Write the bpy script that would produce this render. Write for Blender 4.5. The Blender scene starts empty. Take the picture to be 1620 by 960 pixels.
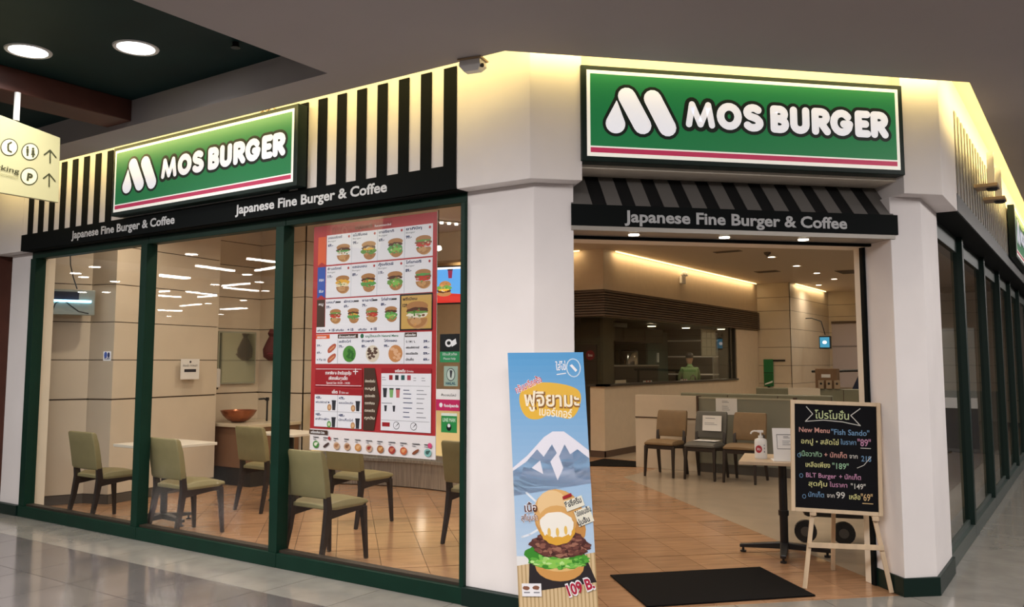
import bpy, bmesh, math, random
from mathutils import Matrix, Vector
random.seed(7)
SC = bpy.context.scene
COL = SC.collection
# ---------------------------------------------------------------- camera
F_PX = 1358.0; PITCH = math.atan(125/1358.0); YAW = math.atan(932/1363.7); CAMZ = 1.5
cd = bpy.data.cameras.new('camera'); cam = bpy.data.objects.new('camera', cd); COL.objects.link(cam)
cd.sensor_fit = 'HORIZONTAL'; cd.sensor_width = 36.0; cd.lens = 36.0*F_PX/1620
cd.shift_x = (810-803)/1620.0; cd.shift_y = -(480-448)/1620.0
cd.clip_start = .05; cd.clip_end = 200
cam.location = (0, 0, CAMZ); cam.rotation_euler = (math.pi/2+PITCH, 0, YAW)
SC.camera = cam
# ---------------------------------------------------------------- world, exposure
W = bpy.data.worlds.new('world'); SC.world = W; W.use_nodes = True
W.node_tree.nodes['Background'].inputs[0].default_value = (.80, .76, .76, 1)
W.node_tree.nodes['Background'].inputs[1].default_value = .24
SC.view_settings.view_transform = 'Standard'; SC.view_settings.look = 'None'
SC.view_settings.exposure = 0.0; SC.view_settings.gamma = 1.0
# ---------------------------------------------------------------- big lights
def area(name, loc, size, energy, color, rot=(0, 0, 0), spread=math.pi):
    l = bpy.data.lights.new(name, 'AREA'); l.shape = 'RECTANGLE'; l.size, l.size_y = size
    l.energy = energy; l.color = color; l.spread = spread
    o = bpy.data.objects.new(name, l); COL.objects.link(o); o.location = loc; o.rotation_euler = rot
    return o
WARM = (1, .72, .42); NEUT = (1, .95, .93)
area('mall_fill_light', (-6.7, 1.62, 3.28), (4.4, .4), 170, NEUT)  # added area lights out of view, standing in for the mall's ceiling lamps
area('mall_fill_light', (-3.2, .9, 3.28), (2.0, .8), 110, NEUT)
area('mall_fill_light', (-0.8, 1.2, 3.28), (2.4, 1.0), 190, NEUT)
area('mall_fill_light', (2.0, 5.5, 3.28), (1.2, 6.0), 220, NEUT)
area('mall_fill_light', (2.0, 14, 3.28), (1.2, 8.0), 200, NEUT)
# the shop's own downlights: one lamp per fitting
SHOP_DL = [(-8.0, 5.3), (-6.2, 5.2), (-4.6, 5.3), (-7.6, 6.9), (-5.9, 6.9), (-4.2, 6.9), (-7.9, 9.9), (-6.2, 10.2), (-3.2, 6.9), (-2.4, 8.2), (-3.6, 9.4),
           (-4.56, 13.1), (-4.58, 14.85), (-4.62, 16.5), (-4.66, 18.1), (-4.68, 19.6), (-2.6, 11.2), (-2.7, 14.0), (-2.8, 17.0), (-5.3, 11.3), (-4.0, 21.8), (-5.35, 20.9), (-9.4, 10.6), (-1.9, 20)]
def lamp(loc, e, color, r=.06, spread=math.radians(150)):
    l = bpy.data.lights.new('downlight_lamp', 'AREA'); l.shape = 'DISK'; l.size = r*2; l.energy = e; l.color = color; l.spread = spread
    o = bpy.data.objects.new('downlight_lamp', l); COL.objects.link(o); o.location = loc; return o
for k, (x, y) in enumerate(SHOP_DL): lamp((x, y, 3.305), 15.5 if k < 8 else 9.5, (1, .85, .66))
# ---------------------------------------------------------------- materials
MATS = {}
def mat(name, rgb, rough=.5, metal=0, noise=0, nscale=8, emit=0, bump=0, spec=.5, stretch=None, rnd=0, coat=0):
    if name in MATS: return MATS[name]
    m = bpy.data.materials.new(name); m.use_nodes = True; nt = m.node_tree; b = nt.nodes['Principled BSDF']
    b.inputs['Base Color'].default_value = (*rgb, 1); b.inputs['Roughness'].default_value = rough
    b.inputs['Metallic'].default_value = metal; b.inputs['Specular IOR Level'].default_value = spec
    b.inputs['Coat Weight'].default_value = coat; b.inputs['Coat Roughness'].default_value = .12
    if noise or bump:
        tc = nt.nodes.new('ShaderNodeTexCoord'); mp = nt.nodes.new('ShaderNodeMapping')
        nt.links.new(tc.outputs['Object'], mp.inputs[0]); no = nt.nodes.new('ShaderNodeTexNoise')
        if stretch:
            mp.inputs['Rotation'].default_value = stretch[3] if len(stretch) > 3 else (0, 0, 0)
            mp.inputs['Scale'].default_value = stretch[:3]
            if len(stretch) > 3: mp.vector_type = 'TEXTURE'
        no.inputs['Scale'].default_value = nscale; no.inputs['Detail'].default_value = 4
        nt.links.new(mp.outputs[0], no.inputs['Vector'])
        if noise:
            mr = nt.nodes.new('ShaderNodeMapRange')
            mr.inputs[1].default_value = .3; mr.inputs[2].default_value = .7
            mr.inputs[3].default_value = 1-noise; mr.inputs[4].default_value = 1+noise
            nt.links.new(no.outputs[0], mr.inputs[0])
            out = mr.outputs[0]
            if rnd:
                oi = nt.nodes.new('ShaderNodeObjectInfo'); m2 = nt.nodes.new('ShaderNodeMapRange')
                m2.inputs[3].default_value = 1-rnd; m2.inputs[4].default_value = 1+rnd
                nt.links.new(oi.outputs['Random'], m2.inputs[0])
                mu = nt.nodes.new('ShaderNodeMath'); mu.operation = 'MULTIPLY'
                nt.links.new(out, mu.inputs[0]); nt.links.new(m2.outputs[0], mu.inputs[1]); out = mu.outputs[0]
            vm = nt.nodes.new('ShaderNodeVectorMath'); vm.operation = 'SCALE'; vm.inputs[0].default_value = rgb
            nt.links.new(out, vm.inputs['Scale']); nt.links.new(vm.outputs[0], b.inputs['Base Color'])
        if bump:
            bp = nt.nodes.new('ShaderNodeBump'); bp.inputs['Strength'].default_value = bump; bp.inputs['Distance'].default_value = .01
            nt.links.new(no.outputs[0], bp.inputs['Height']); nt.links.new(bp.outputs[0], b.inputs['Normal'])
    if emit:
        b.inputs['Emission Color'].default_value = (*rgb, 1); b.inputs['Emission Strength'].default_value = emit
    MATS[name] = m; return m
def glass(name, tint=(.97, .98, .97), f0=.07, power=5.0):
    """thin pane: clear transmission plus a mirror reflection that grows towards grazing (Schlick, same from both sides)"""
    m = bpy.data.materials.new(name); m.use_nodes = True; nt = m.node_tree
    for n in list(nt.nodes):
        if n.type != 'OUTPUT_MATERIAL': nt.nodes.remove(n)
    def math_(op, a, b=None):
        n = nt.nodes.new('ShaderNodeMath'); n.operation = op
        for k, v in enumerate((a, b)):
            if v is None: continue
            if isinstance(v, (int, float)): n.inputs[k].default_value = v
            else: nt.links.new(v, n.inputs[k])
        return n.outputs[0]
    t = nt.nodes.new('ShaderNodeBsdfTransparent'); t.inputs[0].default_value = (*tint, 1)
    g = nt.nodes.new('ShaderNodeBsdfGlossy'); g.inputs['Roughness'].default_value = .0
    ge = nt.nodes.new('ShaderNodeNewGeometry'); dt = nt.nodes.new('ShaderNodeVectorMath'); dt.operation = 'DOT_PRODUCT'
    nt.links.new(ge.outputs['Normal'], dt.inputs[0]); nt.links.new(ge.outputs['Incoming'], dt.inputs[1])
    c = math_('ABSOLUTE', dt.outputs['Value']); p = math_('POWER', math_('SUBTRACT', 1.0, c), power)
    f = math_('ADD', math_('MULTIPLY', p, 1-f0), f0)
    mx = nt.nodes.new('ShaderNodeMixShader'); nt.links.new(f, mx.inputs[0])
    nt.links.new(t.outputs[0], mx.inputs[1]); nt.links.new(g.outputs[0], mx.inputs[2])
    nt.links.new(mx.outputs[0], [n for n in nt.nodes if n.type == 'OUTPUT_MATERIAL'][0].inputs[0])
    return m
def vcol(name, emit=0, rough=.45):
    m = bpy.data.materials.new(name); m.use_nodes = True; nt = m.node_tree; b = nt.nodes['Principled BSDF']
    a = nt.nodes.new('ShaderNodeAttribute'); a.attribute_name = 'Col'
    nt.links.new(a.outputs['Color'], b.inputs['Base Color']); b.inputs['Roughness'].default_value = rough
    if emit:
        nt.links.new(a.outputs['Color'], b.inputs['Emission Color']); b.inputs['Emission Strength'].default_value = emit
    return m
def srgb(h):
    h = h.lstrip('#'); c = [int(h[i:i+2], 16)/255 for i in (0, 2, 4)]
    return tuple(x/12.92 if x <= .04045 else ((x+.055)/1.055)**2.4 for x in c)
WHITE = mat('white_plaster', (.80, .75, .73), .6, noise=.03, nscale=3)
CREAM = mat('cream_plaster', (.78, .69, .56), .6, noise=.03, nscale=3)
CEIL = mat('mall_ceiling_paint', (.40, .365, .36), .8, noise=.03, nscale=1.5)
CEIL2 = mat('shop_ceiling_paint', (.62, .52, .42), .8)
GREEN = mat('green_frame_paint', (.003, .024, .014), .5, spec=.2, noise=.1, nscale=5)
DKGREEN = mat('dark_green_metal', (.003, .015, .011), .45, spec=.3)
BLACK = mat('black_band', (.0035, .005, .005), .75, spec=.12)
CEILDARK = mat('dark_green_ceiling', (.006, .024, .024), .6, noise=.25, nscale=1.2, spec=.15)
BROWN = mat('brown_beam_paint', (.085, .026, .017), .5, noise=.15, nscale=4)
STRIPEW = mat('pale_stripe', (.74, .70, .66), .6)
TILEA = mat('mall_light_tile', (.27, .255, .225), .14, noise=.12, nscale=5, rnd=.04, coat=.2)
TILEB = mat('mall_grey_tile', (.125, .112, .108), .11, noise=.12, nscale=4, rnd=.10, coat=.3)
GROUT = mat('grout', (.12, .11, .10), .8)
WOODT = mat('wood_look_tile', (.385, .215, .115), .22, noise=.20, nscale=3.0, stretch=(1/.9, 1/7., 1, (0, 0, math.pi/4)), rnd=.10, coat=.1, bump=.05)
WOODG = mat('wood_tile_joint', (.045, .024, .014), .6)
BEIGE = mat('beige_floor', (.36, .285, .205), .25, noise=.06, nscale=3)
PANEL = mat('wall_panel_cream', (.66, .57, .45), .42, noise=.03, nscale=4)
GROOVE = mat('panel_groove', (.09, .055, .035), .6)
BASEB = mat('baseboard_grey', (.085, .075, .065), .4)
DWOOD = mat('dark_chair_wood', (.020, .012, .009), .4, noise=.2, nscale=20)
OLIVE = mat('olive_leatherette', (.245, .21, .10), .5, noise=.05, nscale=14, bump=.05)
TAN = mat('tan_leatherette', (.21, .13, .058), .5, noise=.05, nscale=14, bump=.05)
GREYL = mat('grey_leatherette', (.105, .10, .085), .5, noise=.05, nscale=14)
STEEL = mat('brushed_steel', (.45, .44, .42), .32, .75, noise=.25, nscale=6, stretch=(9, 9, .5))
CHROME = mat('chrome', (.75, .74, .72), .15, 1)
PINE = mat('pine_wood', (.66, .50, .33), .5, noise=.1, nscale=10, stretch=(2, 2, .3))
PAPER = mat('white_paper', (.80, .79, .77), .6)
PLASTW = mat('white_plastic', (.75, .74, .72), .3)
PLASTK = mat('black_plastic', (.012, .012, .013), .4)
BLKMETAL = mat('black_metal', (.008, .008, .009), .35)
MATK = mat('black_mat_rubber', (.0045, .004, .004), .9, noise=.3, nscale=120, spec=.12)
SLATM = mat('brown_slat', (.105, .070, .045), .5, noise=.15, nscale=5)
CARD = mat('cardboard', (.22, .13, .07), .8, noise=.1, nscale=9)
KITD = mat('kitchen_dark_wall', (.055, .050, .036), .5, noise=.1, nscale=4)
KITG = mat('kitchen_green_glass', (.035, .062, .052), .3)
GLASS = glass('window_glass', f0=.085)
GLASSK = glass('kitchen_glass', (.90, .92, .88))
GLASSR = glass('side_window_glass', (.62, .64, .64), f0=.12, power=3.6)
PRINT = vcol('printed_surface', 0, .4)
PRINTLIT = vcol('backlit_sign_print', .48, .4)
SCREEN = vcol('lit_screen', 1.2, .2)
CHALK = vcol('chalk_print', 0, .9)
# ---------------------------------------------------------------- mesh builder
S2 = math.sqrt(2)
def chp(s, t, z): return ((s+t)/S2, (s-t)/S2, z)      # chamfer frame: s along the entrance front, t outwards
def clip(poly, a, b, c):                              # keep a*x+b*y<=c
    out = []
    for i in range(len(poly)):
        p, q = poly[i], poly[(i+1) % len(poly)]; dp = a*p[0]+b*p[1]-c; dq = a*q[0]+b*q[1]-c
        if dp <= 0: out.append(p)
        if dp*dq < 0:
            k = dp/(dp-dq); out.append((p[0]+(q[0]-p[0])*k, p[1]+(q[1]-p[1])*k))
    return out
def parea(p): return abs(sum(p[i][0]*p[(i+1) % len(p)][1]-p[(i+1) % len(p)][0]*p[i][1] for i in range(len(p))))/2
class MB:
    def __init__(s): s.v = []; s.f = []
    def add(s, vs, fs):
        n = len(s.v); s.v += [tuple(v) for v in vs]; s.f += [tuple(i+n for i in f) for f in fs]; return s
    def box(s, x0, x1, y0, y1, z0, z1, T=None):
        vs = [(x, y, z) for z in (z0, z1) for x, y in ((x0, y0), (x1, y0), (x1, y1), (x0, y1))]
        if T: vs = [T(*v) for v in vs]
        return s.add(vs, [(3, 2, 1, 0), (4, 5, 6, 7), (0, 1, 5, 4), (1, 2, 6, 5), (2, 3, 7, 6), (3, 0, 4, 7)])
    def prism(s, poly, z0, z1):
        n = len(poly); vs = [(x, y, z0) for x, y in poly]+[(x, y, z1) for x, y in poly]
        return s.add(vs, [tuple(range(n))[::-1], tuple(range(n, 2*n))]+[(i, (i+1) % n, (i+1) % n+n, i+n) for i in range(n)])
    def loft(s, rings, cap=True):
        n = len(rings[0]); vs = [p for r in rings for p in r]; fs = []
        for k in range(len(rings)-1):
            for i in range(n): fs.append((k*n+i, k*n+(i+1) % n, (k+1)*n+(i+1) % n, (k+1)*n+i))
        if cap: fs += [tuple(range(n))[::-1], tuple(range((len(rings)-1)*n, len(rings)*n))]
        return s.add(vs, fs)
    def bar(s, pts, w, d):                             # lofted rectangular bar along near-vertical pts; w,d lists of half sizes
        return s.loft([[(p[0]-w[i], p[1]-d[i], p[2]), (p[0]+w[i], p[1]-d[i], p[2]), (p[0]+w[i], p[1]+d[i], p[2]), (p[0]-w[i], p[1]+d[i], p[2])] for i, p in enumerate(pts)])
    def cyl(s, p0, p1, r0, r1=None, n=16):
        r1 = r0 if r1 is None else r1; p0 = Vector(p0); p1 = Vector(p1); d = (p1-p0).normalized()
        a = d.orthogonal().normalized(); b = d.cross(a)
        R = lambda p, r: [tuple(p+a*r*math.cos(2*math.pi*i/n)+b*r*math.sin(2*math.pi*i/n)) for i in range(n)]
        return s.loft([R(p0, r0), R(p1, r1)])
    def tube(s, pts, r, n=8):
        for i in range(len(pts)-1): s.cyl(pts[i], pts[i+1], r, r, n)
        return s
    def lathe(s, prof, c=(0, 0, 0), n=24):
        return s.loft([[(c[0]+r*math.cos(2*math.pi*i/n), c[1]+r*math.sin(2*math.pi*i/n), c[2]+z) for i in range(n)] for r, z in prof])
    def build(s, name, m, parent=None, bevel=0, smooth=False, kind=None, loc=None, segs=2):
        me = bpy.data.meshes.new(name); me.from_pydata(s.v, [], s.f); me.validate(); me.update()
        bm = bmesh.new(); bm.from_mesh(me); bmesh.ops.recalc_face_normals(bm, faces=bm.faces); bm.to_mesh(me); bm.free()
        me.materials.append(m)
        if smooth:
            for p in me.polygons: p.use_smooth = True
            try: me.set_sharp_from_angle(angle=math.radians(50))
            except Exception: pass
        o = bpy.data.objects.new(name, me); COL.objects.link(o)
        if parent: o.parent = parent
        if loc: o.location = loc
        if kind: o['kind'] = kind
        if bevel:
            b = o.modifiers.new('bevel', 'BEVEL'); b.width = bevel; b.segments = segs; b.limit_method = 'ANGLE'
        return o
def struct(name, mb, m, **k): return mb.build(name, m, kind='structure', **k)
def thing(name, label, cat, loc=(0, 0, 0), rz=0, group=None):
    o = bpy.data.objects.new(name, None); COL.objects.link(o); o.location = loc; o.rotation_euler = (0, 0, rz)
    o.empty_display_size = .1
    return tag(o, label, cat, group)
def tag(o, label, cat, group=None):
    o['label'] = label; o['category'] = cat
    if group: o['group'] = group
    return o
def copy_tree(o, parent=None):
    c = o.copy(); COL.objects.link(c)
    if parent: c.parent = parent
    for ch in list(o.children): copy_tree(ch, c)
    return c
def smooth_poly(pts, it=2):
    for _ in range(it):
        out = []
        for i in range(len(pts)):
            p, q = pts[i], pts[(i+1) % len(pts)]
            out += [(p[0]*.75+q[0]*.25, p[1]*.75+q[1]*.25), (p[0]*.25+q[0]*.75, p[1]*.25+q[1]*.75)]
        pts = out
    return pts
# ---------------------------------------------------------------- flat print
_TXT = {}
def text_geo(txt, bold=0, space=1.0):
    k = (txt, bold, space)
    if k in _TXT: return _TXT[k]
    c = bpy.data.curves.new('t', 'FONT'); c.body = txt; c.size = 1; c.offset = bold; c.resolution_u = 3; c.space_character = space
    o = bpy.data.objects.new('t', c); COL.objects.link(o)
    dg = bpy.context.evaluated_depsgraph_get(); me = bpy.data.meshes.new_from_object(o.evaluated_get(dg))
    vs = [(v.co.x, v.co.y) for v in me.vertices]; fs = [tuple(p.vertices) for p in me.polygons]
    bpy.data.objects.remove(o); bpy.data.curves.remove(c); bpy.data.meshes.remove(me)
    _TXT[k] = (vs, fs); return _TXT[k]
class Print:
    """flat artwork: polygons of one printed face, lying on the plane O + u*x + v*y"""
    def __init__(s, O, u, v, n, eps=.00035):
        s.O = Vector(O); s.u = Vector(u); s.v = Vector(v); s.n = Vector(n); s.eps = eps; s.vs = []; s.fs = []; s.cs = []; s.lay = 0; s.xf = None
    def pt(s, x, y, l):
        if s.xf: x, y = s.xf(x, y)
        return tuple(s.O+s.u*x+s.v*y+s.n*(l*s.eps))
    def poly(s, pts, col, l=None):
        if l is None: s.lay += 1; l = s.lay
        n = len(s.vs); s.vs += [s.pt(x, y, l) for x, y in pts]; s.fs.append(tuple(range(n, n+len(pts)))); s.cs.append(col)
    def rect(s, x0, y0, x1, y1, col, l=None): s.poly([(x0, y0), (x1, y0), (x1, y1), (x0, y1)], col, l)
    def ell(s, cx, cy, rx, ry, col, l=None, n=20, a0=0, a1=2*math.pi):
        full = abs(a1-a0-2*math.pi) < 1e-6
        s.poly([(cx+rx*math.cos(a0+(a1-a0)*i/(n if full else n-1)), cy+ry*math.sin(a0+(a1-a0)*i/(n if full else n-1))) for i in range(n)], col, l)
    def stroke(s, pts, r, col, l):
        for i, (x, y) in enumerate(pts):
            s.ell(x, y, r, r, col, l+.01*i, 14)
            if i+1 < len(pts):
                X, Y = pts[i+1]; d = math.hypot(X-x, Y-y) or 1; a, b = -(Y-y)/d*r, (X-x)/d*r
                s.poly([(x+a, y+b), (X+a, Y+b), (X-a, Y-b), (x-a, y-b)], col, l+.01*i+.005)
    def text(s, txt, x, y, h, col, w=None, bold=0, l=None, rot=0, align='l', space=1.0):
        vs, fs = text_geo(txt, bold, space)
        if not vs: return
        if l is None: s.lay += 1; l = s.lay
        k = h/.73; x0 = min(v[0] for v in vs); x1 = max(v[0] for v in vs); kx = k if w is None else w/(x1-x0)
        wd = (x1-x0)*kx; ox = {'l': 0, 'c': -wd/2, 'r': -wd}[align]; c, sn = math.cos(rot), math.sin(rot); n = len(s.vs)
        for a, b in vs:
            p, q = (a-x0)*kx+ox, b*k
            s.vs.append(s.pt(x+p*c-q*sn, y+p*sn+q*c, l))
        for f in fs: s.fs.append(tuple(i+n for i in f)); s.cs.append(col)
    def lines(s, x, y, w, n, dy, h, col):             # illegibly small print as thin dashes
        s.lay += 1
        for i in range(n):
            s.rect(x, y-i*dy, x+w*(.6+.4*random.random()), y-i*dy+h, col, s.lay)
    def build(s, name, m, parent=None):
        me = bpy.data.meshes.new(name); me.from_pydata(s.vs, [], s.fs); me.update()
        a = me.color_attributes.new('Col', 'FLOAT_COLOR', 'CORNER'); k = 0
        for p, c in zip(me.polygons, s.cs):
            for _ in range(p.loop_total): a.data[k].color = (*c, 1); k += 1
        me.materials.append(m); o = bpy.data.objects.new(name, me); COL.objects.link(o)
        if parent: o.parent = parent
        return o
K = {n: srgb(h) for n, h in dict(w='#f2f0f2', red='#b43034', dred='#a02028', green='#3f8f3a', lett='#6c9a48', dgreen='#1f6b3a', bun='#b07c4c', bunl='#c99a68', patty='#5a3222',
     cheese='#e8b040', tom='#c83c2c', brown='#4a3328', navy='#253060', ink='#303038', grey='#8a8a92', pink='#d64a7a', orange='#e06030', blue='#3558b0', cream='#efe6d4', black='#101214').items()}
def burger(P, cx, cy, w, kind=0):
    r = w/2; h = w*.9; R = random.Random(kind*13+5); P.lay += 1; l = P.lay
    P.ell(cx, cy-h*.30, r*.86, h*.17, K['bun'], l, 18)
    def jag(y, hh, col, rr, n=22, ll=1):
        P.poly([(cx+rr*math.cos(2*math.pi*i/n)*(1+R.uniform(-.12, .06)), y+hh*math.sin(2*math.pi*i/n)*(1+R.uniform(-.3, .3))) for i in range(n)], col, l+ll)
    lett = K['lett'] if kind % 2 else srgb('#5aa050')
    if kind % 5 == 0: jag(cy-h*.16, h*.10, K['patty'], r*.92); jag(cy-h*.02, h*.10, srgb('#e8e0d0'), r*.85, ll=2); jag(cy-h*.10, h*.05, lett, r*.9, ll=2.5)
    elif kind % 5 == 1: jag(cy-h*.14, h*.12, K['patty'], r*.9); jag(cy+h*.03, h*.16, lett, r*.98, ll=2); jag(cy-h*.08, h*.06, K['cheese'], r*.7, ll=2.5)
    elif kind % 5 == 2: jag(cy-h*.16, h*.10, K['patty'], r*.9); jag(cy+h*.06, h*.22, lett, r*.9, ll=2); jag(cy+h*.10, h*.12, srgb('#86c25a'), r*.6, ll=2.5)
    elif kind % 5 == 3: jag(cy-h*.12, h*.13, srgb('#8a5038'), r*.95); jag(cy-h*.02, h*.11, K['tom'], r*.85, ll=2); jag(cy-h*.22, h*.05, lett, r*.9, ll=2.5)
    else: jag(cy-h*.12, h*.13, K['cheese'], r*.95); jag(cy+h*.02, h*.12, srgb('#ead9b0'), r*.8, ll=2)
    P.ell(cx+r*.12, cy+h*.16, r*.74, h*.30, K['bunl'] if kind % 5 in (0, 4, 3) else K['bun'], l+.5, 16, 0, math.pi)
    if kind % 5 in (0, 3, 4): P.ell(cx, cy+h*.10, r*.8, h*.32, K['bun'], l+3, 16, 0, math.pi); P.ell(cx-r*.1, cy+h*.2, r*.45, h*.13, K['bunl'], l+3.4, 12)
    for q in range(16):
        a = R.uniform(0, 6.28); d = R.uniform(.2, .95); yy = R.uniform(-.26, .42)
        base = (.55, .28, .10) if yy > .14 else (R.choice([(.10, .26, .04), (.30, .10, .04), (.55, .45, .30), (.20, .34, .10)]))
        k = R.uniform(.6, 1.35); P.ell(cx+r*.7*d*math.cos(a), cy+h*yy*.8, w*R.uniform(.03, .08), w*R.uniform(.02, .045), tuple(c*k for c in base), l+5+q*.05, 7)
    P.lay += 6
def cup(P, x, y, h, col):
    P.lay += 1; w = h*.28
    P.poly([(x-w*.75, y), (x+w*.75, y), (x+w, y+h*.85), (x-w, y+h*.85)], col, P.lay); P.rect(x-w*1.1, y+h*.85, x+w*1.1, y+h, K['ink'], P.lay)
# ================================================================ FLOORS
BX = -.95                                        # right facade plane; left facade plane y = 4.4; chamfer x-y = -7.212
floor = struct('floor', MB().box(-30, 14, -26, 26, -.12, -.012), GROUT)
def tiles(parent, name, m, polys, z0, z1, gap):
    for poly in polys:
        if len(poly) < 3 or parea(poly) < .003: continue
        cx = sum(p[0] for p in poly)/len(poly); cy = sum(p[1] for p in poly)/len(poly)
        q = []
        for x, y in poly:
            d = math.hypot(x-cx, y-cy); k = max(0, 1-gap*1.2/d) if d else 1
            q.append((cx+(x-cx)*k, cy+(y-cy)*k))
        MB().prism(q, z0, z1).build(name, m, parent)
R4 = lambda x0, x1, y0, y1: [(x0, y0), (x1, y0), (x1, y1), (x0, y1)]
BORD = []; x = -2.8
while x > -10.4: BORD.append(R4(x-.6, x, 3.87, 4.45)); x -= .6
y = 6.3
while y < 17: BORD.append(R4(-1.0, -.45, y, y+.6)); y += .6
s = .6
while s < 4.4:
    p = [chp(a, b, 0)[:2] for a, b in ((s, -5.14), (s+.6, -5.14), (s+.6, -4.667), (s, -4.667))]
    BORD.append(clip(clip(clip(clip(p, -1, 0, 2.8), 0, 1, 6.3), 0, -1, -3.87), 1, 0, -.45)); s += .6
tiles(floor, 'border_tile', TILEA, BORD, -.02, 0, .0035)
DARK = []
for i in range(-16, 4):
    for j in range(-4, 22):
        c = R4(-.45+.6*i, .15+.6*i, 3.87+.6*j, 4.47+.6*j)
        if j < 0 or i >= 0: p = c
        else: p = clip(c, -1, 1, 4.667*S2)
        if len(p) < 3: continue
        cx, cy = p[0]
        if cy > 4.4 and cx > 1.0: continue
        if cy < 2.4 and cx > -1.7: continue
        DARK.append(p)
tiles(floor, 'grey_tile', TILEB, DARK, -.02, 0, .003)
rest = MB()                                      # beyond the tiles that show, one slab level with them
rest.box(-30, 14, -26, 1.46, -.02, -.0005); rest.box(-30, -10.05, 1.46, 26, -.02, -.0005); rest.box(1.36, 14, 1.46, 26, -.02, -.0005); rest.box(-1.0, 1.36, 17.1, 26, -.02, -.0008)
rest.build('plain_paving', TILEB, floor, kind='stuff')
# shop floor
shop_floor = struct('floor', MB().prism([(-14, 4.5), (-2.95, 4.5), (-2.7, 4.6), (-1.2, 6.1), (-1.0, 6.3), (-1.0, 24), (-14, 24)], -.03, -.009), WOODG)
WT = []
for i in range(-36, 46):
    s0 = (5.12+.4714*i)/S2; s1 = s0+.3333
    for j in range(-1, 24):
        t1 = -7.31/S2-.665*j; t0 = t1-.665
        p = [chp(a, b, 0)[:2] for a, b in ((s0+.002, t0+.007), (s1-.002, t0+.007), (s1-.002, t1-.007), (s0+.002, t1-.007))]
        p = clip(clip(clip(clip(p, 0, -1, -4.5), 1, -1, -7.27), -1, 0, 12.6), 0, 1, 12.2)
        if len(p) < 3: continue
        cx = sum(q[0] for q in p)/len(p); cy = sum(q[1] for q in p)/len(p)
        if i >= 0:
            p = clip(p, 1, 0, -5.22); p = p if p else []
        if len(p) < 3 or cx > -1.0: continue
        if cy > 4.9+(-cx-2)*1.9+6: continue
        WT.append(p)
WT.sort(key=lambda p: (p[0][0]**2+p[0][1]**2))
tiles(shop_floor, 'wood_tile', WOODT, WT[:290], -.02, -.002, 0)
m = MB()
for p in WT[290:]:
    if len(p) > 2 and parea(p) > .003:
        cx = sum(q[0] for q in p)/len(p); cy = sum(q[1] for q in p)/len(p)
        m.prism([(cx+(a-cx)*.985, cy+(b-cy)*.985) for a, b in p], -.02, -.002)
if m.v: m.build('wood_tile_field', WOODT, shop_floor, kind='stuff')
MB().prism([(-5.22, 10.34), (-1.02, 6.14), (-1.02, 24), (-13, 24), (-13, 12.2), (-5.22, 12.2)], -.02, -.002).build('beige_floor_slab', BEIGE, shop_floor)
# ================================================================ MALL CEILING
ZC = 3.3
ceiling = struct('ceiling', MB()
    .prism([(-3.88, -20), (6, -20), (6, 25), (-.585, 25), (-.585, 6.145), (-2.745, 3.985), (-3.88, 3.985)], ZC, ZC+.04)
    .box(-16, -3.88, 3.68, 3.985, ZC, ZC+.04).box(-16, -3.88, 3.68, 3.74, ZC+.04, 3.52).box(-3.88, -3.82, -20, 3.70, ZC+.04, 3.52).box(-26, -16, -20, 10, ZC, ZC+.04), CEIL)
struct('ceiling', MB().box(-16, -3.86, -20, 3.70, 3.5, 3.55), CEILDARK)
struct('ceiling', MB().prism([(-16, 3.75), (-2.5, 3.75), (-.38, 5.9), (-.38, 25), (-3.2, 25), (-3.2, 6.5), (-5, 5.2), (-16, 5.2)], 3.62, 3.68), CREAM)
struct('ceiling_beam', MB().box(-6.32, -6.0, -6, 3.68, 3.335, 3.5), BROWN, bevel=.006)
# cove lights, hidden above the lip of the ceiling
def cove(name, p, q, nrm, e):
    mid = ((p[0]+q[0])/2, (p[1]+q[1])/2, 3.425); L = math.hypot(q[0]-p[0], q[1]-p[1])
    o = area(name, mid, (L, .05), e, (1, .77, .30))
    zax = -Vector((nrm[0], nrm[1], -.10)).normalized(); xax = Vector((q[0]-p[0], q[1]-p[1], 0)).normalized(); yax = zax.cross(xax)
    o.rotation_euler = Matrix((xax, yax, zax)).transposed().to_euler()
cove('cove_tube', (-9.3, 3.94), (-2.85, 3.94), (0, 1), 25)
cove('cove_tube', (-2.76, 4.06), (-.62, 6.20), (-.707, .707), 13)
cove('cove_tube', (-.53, 6.3), (-.53, 18), (-1, 0), 60)
# ================================================================ FASCIAS, PILLARS
struct('wall_fascia_left', MB().box(-9.39, -8.80, 4.28, 4.60, 2.603, 3.62).box(-8.80, -3.32, 4.283, 4.60, 2.615, 3.62), WHITE)
struct('pillar', MB().prism([(-3.32, 4.28), (-2.76, 4.28), (-2.53, 4.51), (-2.72, 4.70), (-3.32, 4.70)], 2.603, 3.62), WHITE, bevel=.004)
struct('pillar', MB().prism([(-3.324, 4.40), (-2.812, 4.40), (-2.633, 4.579), (-2.90, 4.846), (-3.324, 4.846)], .11, 2.603), WHITE, bevel=.004)
struct('pillar', MB().prism([(-.985, 6.055), (-.785, 6.255), (-.785, 6.99), (-1.3, 6.99), (-1.3, 6.37)], 2.603, 3.62), WHITE, bevel=.004)
struct('pillar', MB().prism([(-1.09, 6.122), (-.925, 6.287), (-.925, 6.99), (-1.38, 6.99), (-1.36, 6.392)], .115, 2.603), WHITE, bevel=.004)
struct('pillar', MB().box(-9.22, -8.80, 4.40, 4.6, .10, 2.603), WHITE, bevel=.004)
struct('baseboard_left_pillar', MB().prism([(-3.33, 4.36), (-2.80, 4.36), (-2.60, 4.567), (-2.90, 4.87), (-3.33, 4.87)], 0, .11), DKGREEN, bevel=.003)
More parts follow.
